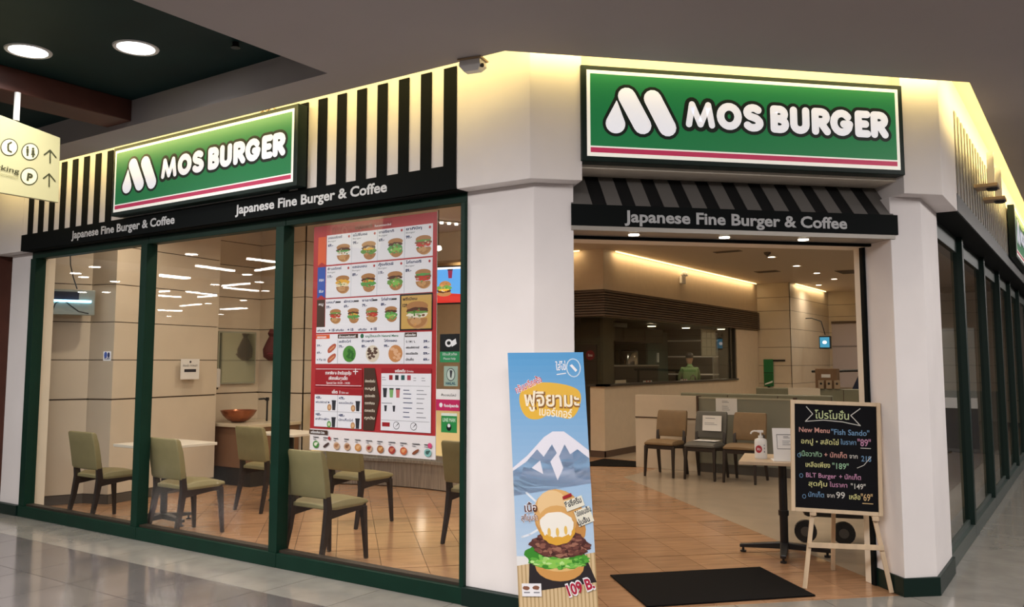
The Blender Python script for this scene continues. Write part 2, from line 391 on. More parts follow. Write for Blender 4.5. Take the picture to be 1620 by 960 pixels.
struct('baseboard_right_pillar', MB().prism([(-1.095, 6.108), (-.905, 6.28), (-.905, 6.99), (-1.38, 6.99), (-1.375, 6.40)], 0, .118), DKGREEN, bevel=.003)
struct('baseboard_left_corner', MB().box(-9.26, -8.82, 4.36, 4.6, 0, .10), DKGREEN, bevel=.003)
struct('wall_fascia_right', MB().box(-1.1, -.793, 6.98, 18.5, 2.615, 3.62), WHITE)
struct('wall_above_entrance', MB().box(1.30, 3.62, -5.3, -5.06, 2.70, 3.62, T=chp), CREAM)
struct('lintel_soffit_left', MB().box(-8.80, -3.32, 4.29, 4.50, 2.600, 2.612), BLACK)
# neighbour past the left corner
struct('pillar', MB().box(-10.6, -9.40, 4.35, 5.2, .14, 4.2), BROWN)
struct('baseboard_neighbour', MB().box(-10.7, -9.27, 4.30, 5.2, 0, .14), mat('grey_stone', (.28, .28, .27), .5, noise=.1))
pc = MB()
for k in range(26): pc.cyl((-9.85+k*.017, 4.33, .715), (-9.85+k*.017+.004, 4.33, .79+.01*math.sin(k*2.3)), .007, n=6)
tag(pc.build('cable_bundle', PAPER), 'pale bundle of cord ends wrapped round the dark brown pillar', 'cord')
# ---------------------------------------------------------------- striped sign bands
def stripes(parent, T, spans, z0, z1, m, name='dark_stripe'):
    for a, b in spans: MB().box(a, b, 0, .006, z0, z1, T=T).build(name, m, parent)
bandL = thing('sign_band', 'black and cream striped sign band over the left shop windows', 'signboard', (-6, 4.28, 2.6))
TL = lambda x, y, z: (x+6, -y, z-2.6)
MB().box(-8.80, -3.322, 0, .008, 2.603, 2.762, T=TL).build('lettering_band', BLACK, bandL)
sp = []; e = -3.335
sp = [(-3.426-.195*k, -3.335-.195*k) for k in range(28)]
sp[0] = (-3.426, -3.322)
stripes(bandL, TL, [q for q in sp if q[0] > -8.82 and not (-7.22 < (q[0]+q[1])/2 < -5.02)], 2.762, 3.41, BLACK)
def slogan(parent, O, u, n, x0, x1, z, h):
    P = Print(O, u, (0, 0, 1), n, .001); P.text('Japanese Fine Burger & Coffee', x0, z, h, srgb('#d4d4d4'), w=x1-x0, bold=.028)
    return P.build('slogan_lettering', PRINT, parent)
slogan(bandL, (6, -.009, -2.6), (1, 0, 0), (0, -1, 0), -7.865, -6.275, 2.652, .073)
slogan(bandL, (6, -.009, -2.6), (1, 0, 0), (0, -1, 0), -5.495, -3.908, 2.652, .073)
bandR = thing('sign_band', 'narrow striped sign band running along the right-hand side of the shop', 'signboard', (-.79, 12, 2.6))
TR = lambda y, x, z: (x, y-12, z-2.6)
BANDG = mat('side_band_grey', (.045, .047, .047), .4)
MB().box(6.99, 18.5, 0, .008, 2.603, 2.735, T=TR).build('lettering_band', BANDG, bandR)
stripes(bandR, TR, [(7.09+.195*k, 7.19+.195*k) for k in range(58) if not 11.4 < 7.1+.195*k < 13.85], 2.735, 3.38, mat('side_stripe_grey', (.27, .25, .22), .4))
struct('lintel_soffit_right', MB().box(-1.1, -.79, 6.99, 18.5, 2.598, 2.612), BLACK)
# entrance awning
awn = thing('striped_awning', 'grey and black striped awning above the entrance, below its large green sign', 'awning', chp(2.47, -5.09, 2.4))
AO = chp(2.47, -5.09, 2.4)
TA = lambda s, t, z: tuple(a-b for a, b in zip(chp(s, t, z), AO))
S0, S1 = 1.36, 3.585
tb, zb, tt, zt = -5.085, 2.478, -5.288, 2.70
MB().add([TA(*p) for p in ((S0, tb-.01, zb), (S1, tb-.01, zb), (S1, tt-.01, zt), (S0, tt-.01, zt), (S0, tb-.03, zb), (S1, tb-.03, zb), (S1, tt-.03, zt), (S0, tt-.03, zt))],
    [(0, 1, 2, 3), (4, 5, 6, 7), (0, 1, 5, 4), (3, 2, 6, 7), (0, 3, 7, 4), (1, 2, 6, 5)]).build('canopy', mat('awning_black', (.009, .009, .0095), .7, spec=.2), awn)
AG = mat('awning_grey', (.135, .125, .115), .7)
edges = [1.36, 1.495]+[1.590+.1885*k for k in range(0)]
gs = [(1.36, 1.495)]+[(1.590+.189*k, 1.689+.189*k) for k in range(11)]
for a, b in gs:
    b = min(b, S1)
    MB().add([TA(*p) for p in ((a, tb-.004, zb), (b, tb-.004, zb), (b, tt-.004, zt), (a, tt-.004, zt), (a, tb-.012, zb), (b, tb-.012, zb), (b, tt-.012, zt), (a, tt-.012, zt))],
        [(0, 1, 2, 3), (4, 5, 6, 7), (0, 1, 5, 4), (3, 2, 6, 7), (0, 3, 7, 4), (1, 2, 6, 5)]).build('awning_stripe', AG, awn)
MB().box(S0, S1, -5.30, -5.10, 2.702, 2.718, T=TA).build('top_rail', AG, awn)
MB().box(S0, S1+.02, -5.10, tb, 2.345, zb, T=TA).build('valance', BLACK, awn)
P = Print((0, 0, 0), (1, 0, 0), (0, 0, 1), (0, 0, 0)); P = Print(TA(0, tb+.002, 0), (1/S2, 1/S2, 0), (0, 0, 1), (1/S2, -1/S2, 0), .001)
P.text('Japanese Fine Burger & Coffee', 1.70, 2.375, .075, srgb('#b0b0b0'), w=1.53, bold=.028); P.build('slogan_lettering', PRINT, awn)
header = struct('lintel_entrance', MB().box(S0, S1, -5.32, -5.09, 2.316, 2.344, T=chp), mat('header_metal', (.34, .31, .27), .35, .3))
struct('trim_1', MB().box(S0, S1, -5.35, -5.32, 2.297, 2.352, T=chp), BLACK)
struct('lintel_core', MB().box(S0, S1, -5.55, -5.35, 2.30, 3.4, T=chp), CREAM)
for k, s in enumerate((1.80, 2.42, 2.98)):
    c = chp(s, -5.20, 2.316); t = thing('recessed_downlight', ('left', 'middle', 'right')[k]+'most small round downlight under the entrance lintel', 'light', c)
    MB().cyl((0, 0, -.004), (0, 0, 0), .05, n=20).build('bezel', CHROME, t)
    MB().cyl((0, 0, -.008), (0, 0, -.004), .034, n=20).build('bulb', mat('lamp_warm', (1, .88, .7), emit=9), t)
# ================================================================ GREEN SIGNS
def T_crop(x, y):
    k = (x-85)/1497.; yt = 75+130*k; yb = 490+90*k
    return (x-85)/1497., (yb-y)/(yb-yt)
def arc(cx, cy, rx, ry, a0, a1, n=9): return [(cx+rx*math.cos(math.radians(a0+(a1-a0)*i/(n-1))), cy+ry*math.sin(math.radians(a0+(a1-a0)*i/(n-1)))) for i in range(n)]
def letters():
    """stroke skeletons in sign pixels, baseline 151, cap height 128, stroke radius 17"""
    b, t, r = 151+17, 279-17, 17; L = []; m_ = (b+t)/2
    L += [[(550, b), (566, t)], [(566, t), (604, b+2)], [(604, b+2), (642, t)], [(642, t), (658, b)]]
    L += [arc(741, m_, 42, 46, 0, 360, 19)]
    L += [arc(855, t-22, 29, 22, 35, 235, 8)+[(870, m_-3)]+arc(855, b+22, 32, 23, 45, -150, 8)]
    L += [[(956, b), (956, t)], [(956, t), (985, t)]+arc(985, t-22, 22, 22, 90, -90, 7)+[(956, m_)], [(985, m_)]+arc(985, b+23, 26, 24, 80, -90, 7)+[(956, b)]]
    L += [[(1052, t), (1052, b+28)]+arc(1082, b+28, 30, 28, 180, 360, 9)+[(1112, t)]]
    L += [[(1158, b), (1158, t), (1188, t)]+arc(1188, t-24, 26, 24, 90, -90, 7)+[(1158, m_-3)], [(1186, m_-6), (1216, b)]]
    L += [arc(1290, m_, 40, 46, 40, 325, 13)+[(1329, m_-6), (1300, m_-6)]]
    L += [[(1418, t), (1374, t), (1374, b), (1418, b)], [(1374, m_), (1410, m_)]]
    L += [[(1454, b), (1454, t), (1482, t)]+arc(1482, t-24, 26, 24, 90, -90, 7)+[(1454, m_-3)], [(1480, m_-6), (1508, b)]]
    return L
def green_sign(parent, O, u, n, Wd, Hh, m):
    P = Print(O, u, (0, 0, 1), n, .0006)
    kx, ky = Wd/1497., Hh/395.
    P.rect(0, 0, Wd, Hh, srgb('#f0eee4'), 0)
    P.rect(.022, .12*Hh, Wd-.022, Hh-.022, srgb('#14703f'), 1)
    P.rect(.022, .044*Hh, Wd-.022, .102*Hh, srgb('#b02c52'), 1)
    P.xf = lambda x, y: (x*kx, y*ky)
    logo = [([(180, 320), (250, 111)], 40), ([(298, 322), (365, 108)], 41)]
    drop = [(132, 118+0), ]
    blk, wht = srgb('#06140e'), srgb('#eef0fc')
    off = -85
    P.xf = lambda x, y: ((x+off)*kx, y*ky)
    A = [[(266, 281), (335, 151)], [(384, 277), (450, 147)]]
    def dropshape(r, top, dx=0):
        pts = []; cx, cy = 213, 152
        for i in range(21):
            a = math.radians(-205+230*i/20); pts.append((cx+r*math.cos(a), cy+r*math.sin(a)))
        pts.append((222+dx, top)); return pts
    P.poly(dropshape(58, 300), blk, 2.0)
    for c in A: P.stroke(c, 56, blk, 2.2)
    P.poly(dropshape(44, 262, -2), wht, 3.0)
    for c in A: P.stroke(c, 51, blk, 3.4)
    for c in A: P.stroke(c, 41, wht, 4.2)
    for c in letters(): P.stroke(c, 34, blk, 2.6)
    for i_, c in enumerate(letters()): P.stroke(c, 14.5 if i_ < 4 else 18, wht, 4.8)
    return P.build('sign_face', m, parent)
def sign_box(label, loc, u, n, Wd, Hh, depth):
    t = thing('shop_sign', label, 'sign', loc)
    U = Vector(u); N = Vector(n)
    T = lambda a, b, z: tuple(U*a+N*b+Vector((0, 0, z)))
    MB().box(-.035, Wd+.035, -depth, -.004, -.03, Hh+.03, T=T).build('sign_case', DKGREEN, t, bevel=.004)
    green_sign(t, (0, 0, 0), u, n, Wd, Hh, PRINTLIT)
    return t
sign_box('large backlit green sign with rounded white letters on the corner above the entrance', chp(1.425, -4.955, 2.752), (1/S2, 1/S2, 0), (1/S2, -1/S2, 0), 2.125, .54, .20)
sign_box('backlit green sign with white letters over the left-hand shop windows', (-7.02, 4.17, 2.80), (1, 0, 0), (0, -1, 0), 2.29, .545, .095)
sign_box('green sign seen edge-on, high on the right-hand side of the shop', (-.70, 11.55, 2.75), (0, 1, 0), (1, 0, 0), 2.35, .56, .075)
# ================================================================ SHOP WINDOWS
def window(n, x0, x1, first=False):
    f = MB().box(x0, x1, 4.37, 4.5, 0, .103)
    f.box(x0, x1, 4.39, 4.48, 2.535, 2.605)
    w = struct('window_%d' % n, f, GREEN, bevel=.003)
    MB().box(x1-.09 if n < 3 else x1-.035, x1, 4.375, 4.48, .103, 2.535).build('mullion', GREEN, w, bevel=.003)
    if n == 1: MB().box(x0, x0+.10, 4.375, 4.48, .103, 2.535).build('mullion', GREEN, w, bevel=.003)
    MB().box(x0, x1, 4.40, 4.47, .103, .122).build('sill_bead', mat('brown_bead', (.03, .022, .014), .5), w)
    MB().add([(x0+.02, 4.44, .11), (x1-.02, 4.44, .11), (x1-.02, 4.44, 2.54), (x0+.02, 4.44, 2.54)], [(0, 1, 2, 3)]).build('glass_pane', GLASS, w)
window(1, -8.80, -6.815); window(2, -6.811, -5.05); window(3, -5.046, -3.324)
ys = [7.0, 8.52, 10.3, 12.0, 13.6, 15.2, 17.35]
for i in range(len(ys)-1):
    w = struct('window_%d' % (i+4), MB().box(-1.1, -.93, ys[i], ys[i+1]-.004, 0, .12).box(-1.09, -.96, ys[i], ys[i+1]-.004, .12, .16).box(-1.09, -.97, ys[i], ys[i+1]-.004, 2.46, 2.60),
               mat('side_sill_green', (.045, .062, .055), .35), bevel=.003)
    MB().box(-1.0, -.925, ys[i+1]-.10, ys[i+1], .12, 2.60).build('mullion', DKGREEN, w)
    MB().add([(-.972, ys[i], .15), (-.972, ys[i+1]-.05, .15), (-.972, ys[i+1]-.05, 2.47), (-.972, ys[i], 2.47)], [(0, 1, 2, 3)]).build('glass_pane', GLASSR, w)
# sliding-door track post at the right jamb
struct('door_1', MB().box(3.535, 3.555, -5.43, -5.39, .0, 2.30, T=chp), BLACK)
struct('trim_2', MB().box(3.545, 3.62, -5.51, -5.43, .0, 2.30, T=chp), CREAM)
# ================================================================ SHOP INTERIOR SHELL
HZ = 3.33
struct('ceiling', MB().prism([(-13, 4.5), (-3.0, 4.5), (-2.7, 4.75), (-1.25, 6.2), (-1.1, 6.9), (-1.1, 24), (-13, 24)], HZ, HZ+.06), CEIL2)
ZS = [.10, 1.11, 1.53, 1.94, 2.35, 2.77, 3.08, HZ]
def panel_wall(name, pts, zs=ZS, side=1, m=PANEL):
    """wall of horizontal panels with recessed dark joints; panels stand on `side` of the line"""
    back = MB(); w = None; pieces = []
    for (x0, y0), (x1, y1) in zip(pts, pts[1:]):
        L = math.hypot(x1-x0, y1-y0); nx, ny = -(y1-y0)/L*side, (x1-x0)/L*side
        T = lambda a, b, z, x0=x0, y0=y0, dx=(x1-x0)/L, dy=(y1-y0)/L, nx=nx, ny=ny: (x0+dx*a-nx*b, y0+dy*a-ny*b, z)
        back.box(.014, L-.014, .012, .08, 0, HZ, T=T)
        for k in range(len(zs)-1):
            g = .016 if k == 0 else .009
            pieces.append(MB().box(0, L, 0, .012, zs[k], zs[k+1]-(g if k < len(zs)-2 else 0), T=T))
        pieces.append(None); last = MB().box(0, L, -.008, .012, 0, .092, T=T); pieces[-1] = (last,)
    w = struct(name, back, GROOVE)
    for p in pieces:
        if isinstance(p, tuple): p[0].build('baseboard', BASEB, w)
        else: p.build('wall_panel', m, w)
    return w
panel_wall('wall_left', [(-9.35, 4.5), (-9.05, 5.17), (-8.75, 5.27), (-9.0, 6.79), (-9.30, 6.81), (-9.30, 7.68), (-8.43, 7.68), (-8.43, 7.95), (-9.9, 7.95)], side=-1)
struct('wall_left_back', MB().box(-10.2, -10.1, 4.5, 12.3, 0, HZ), PANEL)
struct('wall_window_end', MB().box(-9.5, -8.75, 4.5, 4.6, 0, HZ), CREAM)
# kitchen block: walls with a wrap-round service opening
kw = struct('wall_kitchen', MB().box(-6.62, -6.5, 12.25, 19.87, .1, 1.12).box(-6.62, -6.5, 18.40, 19.87, 1.12, 2.24).box(-6.62, -6.5, 12.25, 19.87, 2.24, HZ)
    .box(-6.76, -6.62, 12.25, 12.37, .1, 1.12).box(-7.6, -6.62, 12.25, 12.37, 2.24, HZ).box(-12.9, -7.6, 12.25, 12.37, 0, HZ), mat('kitchen_wall_cream', (.66, .53, .38), .5, noise=.03))
MB().box(-6.5, -6.485, 12.235, 19.87, 0, .10).box(-6.76, -6.485, 12.235, 12.25, 0, .10).build('baseboard', mat('brown_baseboard', (.10, .06, .04), .5), kw)
MB().box(-6.64, -6.47, 12.22, 18.42, 1.115, 1.15).box(-6.80, -6.47, 12.22, 12.40, 1.115, 1.15).build('sill', mat('dark_sill', (.05, .04, .03), .4), kw)
MB().box(-6.60, -6.52, 18.34, 18.44, 1.15, 2.24).box(-6.60, -6.53, 18.10, 18.14, 1.15, 2.24).build('opening_frame', mat('dark_steel_frame', (.07, .065, .055), .4, .4), kw)
MB().add([(-6.55, 12.3, 1.15), (-6.55, 18.36, 1.15), (-6.55, 18.36, 2.24), (-6.55, 12.3, 2.24)], [(0, 1, 2, 3)]).add([(-7.6, 12.31, 1.15), (-6.56, 12.31, 1.15), (-6.56, 12.31, 2.24), (-7.6, 12.31, 2.24)], [(0, 1, 2, 3)]).build('glass_pane', GLASSK, kw)
for k in range(10):
    z = 2.245+k*.0425
    MB().box(-6.5, -6.45, 12.20, 19.86, z, z+.026).box(-7.6, -6.5, 12.20, 12.25, z, z+.026).build('slat', SLATM, kw)
MB().box(-6.5, -6.492, 12.242, 19.87, 2.235, 2.675).box(-7.6, -6.5, 12.242, 12.25, 2.235, 2.675).build('slat_backing', GROOVE, kw)
# kitchen interior
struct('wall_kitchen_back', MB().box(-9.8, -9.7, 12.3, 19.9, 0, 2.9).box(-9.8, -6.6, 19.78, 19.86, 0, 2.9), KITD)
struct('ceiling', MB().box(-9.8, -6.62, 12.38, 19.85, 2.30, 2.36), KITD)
# far walls
ZF = [.10, .62, 1.02, 1.43, 1.85, 2.27, 2.69, 3.0, HZ]
panel_wall('wall_back', [(-6.60, 19.87), (-5.74, 19.87), (-5.74, 23.31), (-1.05, 23.31)], zs=ZF, side=-1)
struct('wall_right_end', MB().box(-1.12, -1.05, 17.35, 24, 0, HZ), PANEL)
# distant mall, seen only as reflections in the glass
MALLW = mat('distant_shopfront', (.20, .17, .15), .6, noise=.3, nscale=.6)
struct('wall_mall_far', MB().box(-30, 14, -26, -25.8, 0, 3.3), MALLW)
struct('wall_mall_side', MB().box(13.8, 14, -26, 26, 0, 3.3), MALLW)
struct('wall_mall_end', MB().box(-30, -29.8, -26, 26, 0, 3.3), MALLW)
struct('wall_corridor_end', MB().box(-3, 14, 25.2, 25.4, 0, 4), MALLW)
struct('wall_neighbour', MB().box(-30, -10.5, 4.6, 4.8, 0, 4), MALLW)
struct('ceiling', MB().box(6, 14, -20, 26, 3.3, 3.34).box(-30, 14, -26, -20, 3.3, 3.34).box(-30, -26, -20, 6, 3.3, 3.34), CEIL)
TUBE = mat('fluorescent_tube', (1, .93, .86), emit=28)
tubes = [(370, 310, 640, 348), (740, 258, 1006, 290), (800, 345, 950, 320), (35, 372, 300, 402), (20, 505, 170, 495), (300, 500, 510, 525), (20, 520, 160, 535), (385, 540, 510, 530),
         (570, 470, 815, 495), (560, 458, 750, 440), (255, 605, 400, 592), (70, 635, 260, 642), (560, 630, 720, 622), (175, 535, 255, 540)]
def backproj(px, py, z):
    f = F_PX; X, Yp = (px-803)/f, -(py-448)/f; cp, sp = math.cos(PITCH), math.sin(PITCH); cy_, sy = math.cos(YAW), math.sin(YAW)
    d = Vector((X*cy_-sy*(cp-Yp*sp), X*sy+cy_*(cp-Yp*sp), sp+Yp*cp)); t = (z-CAMZ)/d.z
    return d.x*t, d.y*t
def mall_tube(p, q, w):
    c = ((p[0]+q[0])/2, (p[1]+q[1])/2, 3.255); t = thing('tube_light', 'fluorescent batten on the mall ceiling, seen as a streak in the glass', 'light', c, group='mall ceiling battens')
    a = math.atan2(q[1]-p[1], q[0]-p[0]); L = math.hypot(q[0]-p[0], q[1]-p[1])/2; t.rotation_euler.z = a
    MB().box(-L, L, -w, w, .01, .03).build('housing', PLASTW, t); MB().box(-L, L, -w*.7, w*.7, -.02, .01).build('tube', TUBE, t)
for i, (a, b, c, d) in enumerate(tubes):
    p = backproj(230+a*.2187, 350+b*.2187, 3.28); q = backproj(230+c*.2187, 350+d*.2187, 3.28)
    mall_tube((p[0], 8.88-p[1]), (q[0], 8.88-q[1]), .16 if i in (3, 11, 12) else .05)
for i in range(9):
    mall_tube((2.6, 7+i*2.1), (2.6, 8.3+i*2.1), .05)
for k, (px, py) in enumerate([(303, 402), (391, 434), (322, 436), (312, 438), (275, 436), (340, 450), (410, 446), (420, 460), (350, 497), (267, 500), (330, 480), (385, 475), (150, 422), (120, 432), (132, 438), (168, 462), (182, 445), (130, 462), (150, 470), (250, 460), (225, 478)]):
    p = backproj(px, py, 3.28); c = (p[0], 8.88-p[1], 3.28)
    if k in (2, 3, 4, 18, 19, 20): continue
    t = thing('round_downlight', 'round downlight far back on the mall ceiling, seen only mirrored in the glass', 'light', c, group='far mall downlights')
    MB().cyl((0, 0, 0), (0, 0, .02), .13, n=16).build('bezel', PLASTW, t); MB().cyl((0, 0, -.01), (0, 0, 0), .10, n=16).build('bulb', TUBE, t)
# ================================================================ CHAIRS
def make_chair(name, label, fabric, group):
    """faces +y; rear feet near y=0, front feet near y=.43"""
    t = thing(name, label, 'chair', group=group)
    w = .205
    for sx in (-1, 1):
        MB().bar([(sx*(w-.005), -.035, 0), (sx*(w-.012), .02, .25), (sx*(w-.015), .045, .42), (sx*(w-.015), .03, .56), (sx*(w-.015), .015, .62)], [.014, .018, .020, .019, .017], [.015, .022, .026, .021, .016]).build('leg', DWOOD, t, bevel=.003)
        MB().bar([(sx*(w-.004), .445, 0), (sx*(w-.010), .430, .22), (sx*(w-.014), .415, .40)], [.013, .017, .021], [.014, .018, .024]).build('leg', DWOOD, t, bevel=.003)
        MB().loft([[(sx*(w-.030), y, z0), (sx*w, y, z0), (sx*w, y, z1), (sx*(w-.030), y, z1)] for y, z0, z1 in ((.045, .345, .410), (.20, .362, .418), (.34, .375, .425), (.435, .37, .420))]).build('seat_rail', DWOOD, t, bevel=.003)
    MB().box(-w+.03, w-.03, .41, .436, .36, .41).build('front_rail', DWOOD, t, bevel=.003)
    n = 7; rings = []
    for i in range(n):
        y = .035+.43*i/(n-1); c = .018*math.sin(math.pi*i/(n-1)); e = .012 if i in (0, n-1) else 0
        rings.append([(-.205+e, y, .405+e), (.205-e, y, .405+e), (.212-e, y, .430), (.19, y, .455+c-e), (0, y, .463+c-e), (-.19, y, .455+c-e), (-.212+e, y, .430)])
    MB().loft(rings).build('seat', fabric, t, bevel=.006, smooth=True)
    rings = []
    for z, yc, hw, th in ((.50, .030, .205, .020), (.52, .026, .212, .027), (.62, .012, .214, .028), (.74, -.010, .213, .027), (.83, -.032, .208, .024), (.85, -.038, .198, .014)):
        cv = -.014
        rings.append([(x, yc+s_*th+cv*(1-(x/.21)**2), z) for s_, xs in ((-1, (-hw, -hw*.5, 0, hw*.5, hw)), (1, (hw, hw*.5, 0, -hw*.5, -hw))) for x in xs])
    MB().loft(rings).build('backrest', fabric, t, bevel=.006, smooth=True)
    return t
G1 = 'olive chairs behind the shop windows'
ch0 = make_chair('dining_chair', 'olive padded chair leftmost in the windows, beside the left end of the small white table', OLIVE, G1)
ch0.location = (-7.93, 4.53, 0)
for (x, y, rz, lab) in [(-6.68, 4.55, .0, 'olive padded chair just behind the glass of the middle window, its whole seat showing'),
                        (-4.92, 4.53, .0, 'olive padded chair nearest the camera, below the left part of the window menu poster'),
                        (-7.14, 5.84, .0, 'olive padded chair farther back, partly hidden by the post between middle and right windows'),
                        (-5.80, 5.80, .0, 'olive padded chair whose back is half hidden behind the nearest chair and the menu poster'),
                        (-4.36, 5.75, .0, 'olive padded chair cut off by the right edge of the window nearest the white pillar')]:
    c = copy_tree(ch0); c.location = (x, y, 0); c.rotation_euler.z = rz; c['label'] = lab
G2 = 'chairs waiting in a row by the low partition'
cA = make_chair('waiting_chair', 'tan padded chair leftmost in the row by the low partition', TAN, G2); cA.location = (-4.82, 11.02, 0); cA.rotation_euler.z = math.pi
cB = make_chair('waiting_chair', 'grey padded chair with a notice taped to its back, middle of the row', GREYL, G2); cB.location = (-4.26, 11.02, 0); cB.rotation_euler.z = math.pi
cC = copy_tree(cA); cC.location = (-3.74, 11.02, 0); cC['label'] = 'tan padded chair rightmost in the row, behind the sanitizer bottle'
t = MB().box(-.13, .13, -.002, 0, -.10, .10).build('paper_notice', PAPER); tag(t, 'white paper notice on the back of the grey chair', 'notice'); t.location = (-4.23, 10.965, .70); t.rotation_euler = (-.12, 0, 0)
P = Print((0, -.0025, 0), (1, 0, 0), (0, 0, 1), (0, -1, 0)); P.lay = 1; P.lines(-.09, .06, .18, 1, .03, .008, K['grey']); P.lines(-.10, 0, .2, 2, .02, .006, K['grey']); P.build('print', PRINT, t)
t = MB().box(-.15, .15, -.10, .10, 0, .003).build('paper_notice', PAPER); tag(t, 'white paper sheet lying on the seat of the grey chair', 'notice'); t.location = (-4.24, 10.80, .4860)
# ================================================================ TABLES
TOPW = mat('white_laminate', (.70, .64, .54), .3)
TOPB = mat('pale_wood_top', (.55, .42, .28), .35, noise=.12, nscale=6, stretch=(1, 6, 1))
def table(label, loc, rz, w, d, topm, footr=.36, single=True):
    t = thing('pedestal_table', label, 'table', loc, rz)
    MB().box(-w/2, w/2, -d/2, d/2, .715, .742).build('tabletop', topm, t, bevel=.004)
    MB().cyl((0, 0, .05), (0, 0, .70), .032, n=20).build('post', BLKMETAL, t, smooth=True)
    MB().box(-.14, .14, -.14, .14, .70, .715).build('top_plate', BLKMETAL, t)
    MB().cyl((0, 0, .30), (0, 0, .34), .040, n=20).build('collar', BLKMETAL, t)
    for k in range(4):
        a = math.pi/4*0+k*math.pi/2; c, s_ = math.cos(a), math.sin(a)
        T = lambda x, y, z: (x*c-y*s_, x*s_+y*c, z)
        MB().add([T(*p) for p in [(.02, -.032, .045), (footr, -.022, .035), (footr, .022, .035), (.02, .032, .045), (.02, -.032, .095), (footr, -.022, .060), (footr, .022, .060), (.02, .032, .095)]],
                 [(3, 2, 1, 0), (4, 5, 6, 7), (0, 1, 5, 4), (1, 2, 6, 5), (2, 3, 7, 6), (3, 0, 4, 7)]).build('foot', BLKMETAL, t, bevel=.004)
        MB().cyl(T(footr-.025, 0, 0), T(footr-.025, 0, .012), .024, n=14).cyl(T(footr-.025, 0, .012), T(footr-.025, 0, .036), .009, n=10).build('leveller', PLASTK, t)
    return t
table('small white-topped table on a black post behind the left window post', (-7.30, 4.96, 0), 0, .66, .66, TOPW, .30)
table('white-topped table behind the chair of the middle window', (-7.30, 7.05-.55, 0), 0, .6, .5, TOPW, .28)
mt = table('pale wooden-topped table on a black cross foot by the chalkboard', (-2.10, 6.93, 0), .26, .62, .62, TOPB, .34)
# on that table
b = thing('sanitizer_bottle', 'white pump bottle of hand sanitizer with a round red label', 'bottle', (-2.235, 6.83, .7425), .35)
MB().loft([[(x*k, y*k, z) for x, y in smooth_poly([(-.048, -.032), (.048, -.032), (.048, .032), (-.048, .032)], 2)] for z, k in ((0, .95), (.006, 1), (.135, 1), (.15, .9), (.158, .45))]).build('body', PLASTW, b, smooth=True)
MB().cyl((0, 0, .155), (0, 0, .178), .018, n=16).cyl((0, 0, .178), (0, 0, .205), .007, n=10).build('neck', PLASTW, b, smooth=True)
MB().box(-.022, .022, -.012, .012, .203, .220).tube([(-.015, 0, .212), (-.05, 0, .214), (-.068, 0, .205), (-.074, 0, .190)], .006).build('pump', PLASTW, b, smooth=True)
P = Print((0, -.0335, 0), (1, 0, 0), (0, 0, 1), (0, -1, 0), .0004); P.ell(-.016, .075, .025, .030, srgb('#a82c34')); P.text('หิว', -.016, .066, .018, K['w'], align='c', bold=.02); P.rect(.022, .10, .030, .11, K['grey']); P.rect(.022, .075, .030, .088, K['grey']); P.rect(.022, .048, .030, .062, K['grey']); P.build('round_label', PRINT, b)
b = thing('display_card', 'white folded display card with a printed notice on the pale table', 'sign', (-2.0, 6.77, .7425), .45)
MB().add([(-.11, 0, 0), (.11, 0, 0), (.11, .06, .245), (-.11, .06, .245), (-.11, .004, 0), (.11, .004, 0), (.11, .064, .245), (-.11, .064, .245)], [(0, 1, 2, 3), (7, 6, 5, 4), (0, 3, 7, 4), (1, 2, 6, 5), (3, 2, 6, 7), (0, 1, 5, 4)]).build('front_leaf', PAPER, b)
MB().box(-.12, .12, -.045, .13, -.0, .006).build('base_leaf', PAPER, b)
P = Print((0, -.001, 0), (1, 0, 0), (0, .238, .971), (0, -.97, .24), .0005)
for x0, y0, x1, y1 in ((-.08, .09, .08, .094), (-.08, .20, .08, .204), (-.08, .09, -.077, .204), (.077, .09, .08, .204)): P.rect(x0, y0, x1, y1, K['ink'])
P.lines(-.03, .185, .06, 2, .01, .003, K['ink']); P.lines(-.04, .15, .08, 3, .014, .004, K['grey']); P.ell(.075, .085, .008, .008, K['ink']); P.build('notice_print', PRINT, b)
# ================================================================ EASEL
es = thing('chalkboard_easel', 'chalkboard in a pale wooden frame standing on a three-legged easel', 'sign', (-1.45, 6.1, 0))
EO = Vector((-1.45, 6.1, 0))
def dp(x, y, k):
    f = F_PX; X, Yp = (x-803)/f, -(y-448)/f; cp, sp = math.cos(PITCH), math.sin(PITCH); cy_, sy = math.cos(YAW), math.sin(YAW)
    return Vector(((X*cy_-sy*(cp-Yp*sp))*k, (X*sy+cy_*(cp-Yp*sp))*k, CAMZ+(sp+Yp*cp)*k))
bl = dp(1252, 808, 5.80)-EO; br = dp(1397, 817, 5.68)-EO; tl = dp(1245, 632, 5.92)-EO
eu = (br-bl); BWd = eu.length; eu.normalize(); ev = tl-bl; ev = (ev-eu*ev.dot(eu)); BHt = (tl-bl).length; ev.normalize(); en = eu.cross(ev)
if en.dot(Vector((0, -1, 0))) < 0: en = -en
def TE(a, b_, c): return tuple(bl+eu*a+ev*b_+en*c)
sk = (tl-bl).dot(eu)
MB().box(.02, BWd-.02, .02, BHt-.02, -.014, -.004, T=TE).build('slate', mat('slate_black', (.0045, .0045, .006), .8, spec=.15), es)
fw = .026
for nm, (a, b_, c, d) in dict(a=(0, fw, 0, BHt), b=(BWd-fw, BWd, 0, BHt), c=(fw, BWd-fw, 0, fw), d=(fw, BWd-fw, BHt-fw, BHt)).items():
    MB().box(a, b_, c, d, -.02, .008, T=TE).build('frame_rail', PINE, es, bevel=.003)
P = Print(TE(0, 0, -.003), eu, ev, en, .00008); P.lay = 2
cw, cy_, cp_, cr, cb, cg = srgb('#c8c4bc'), srgb('#d2cf8e'), srgb('#c08aa8'), srgb('#d09a8c'), srgb('#6f93b5'), srgb('#93b896')
bw, bh = BWd, BHt
X = lambda x: (x-25)/750*bw
Yy = lambda y: (915-y)/900*bh
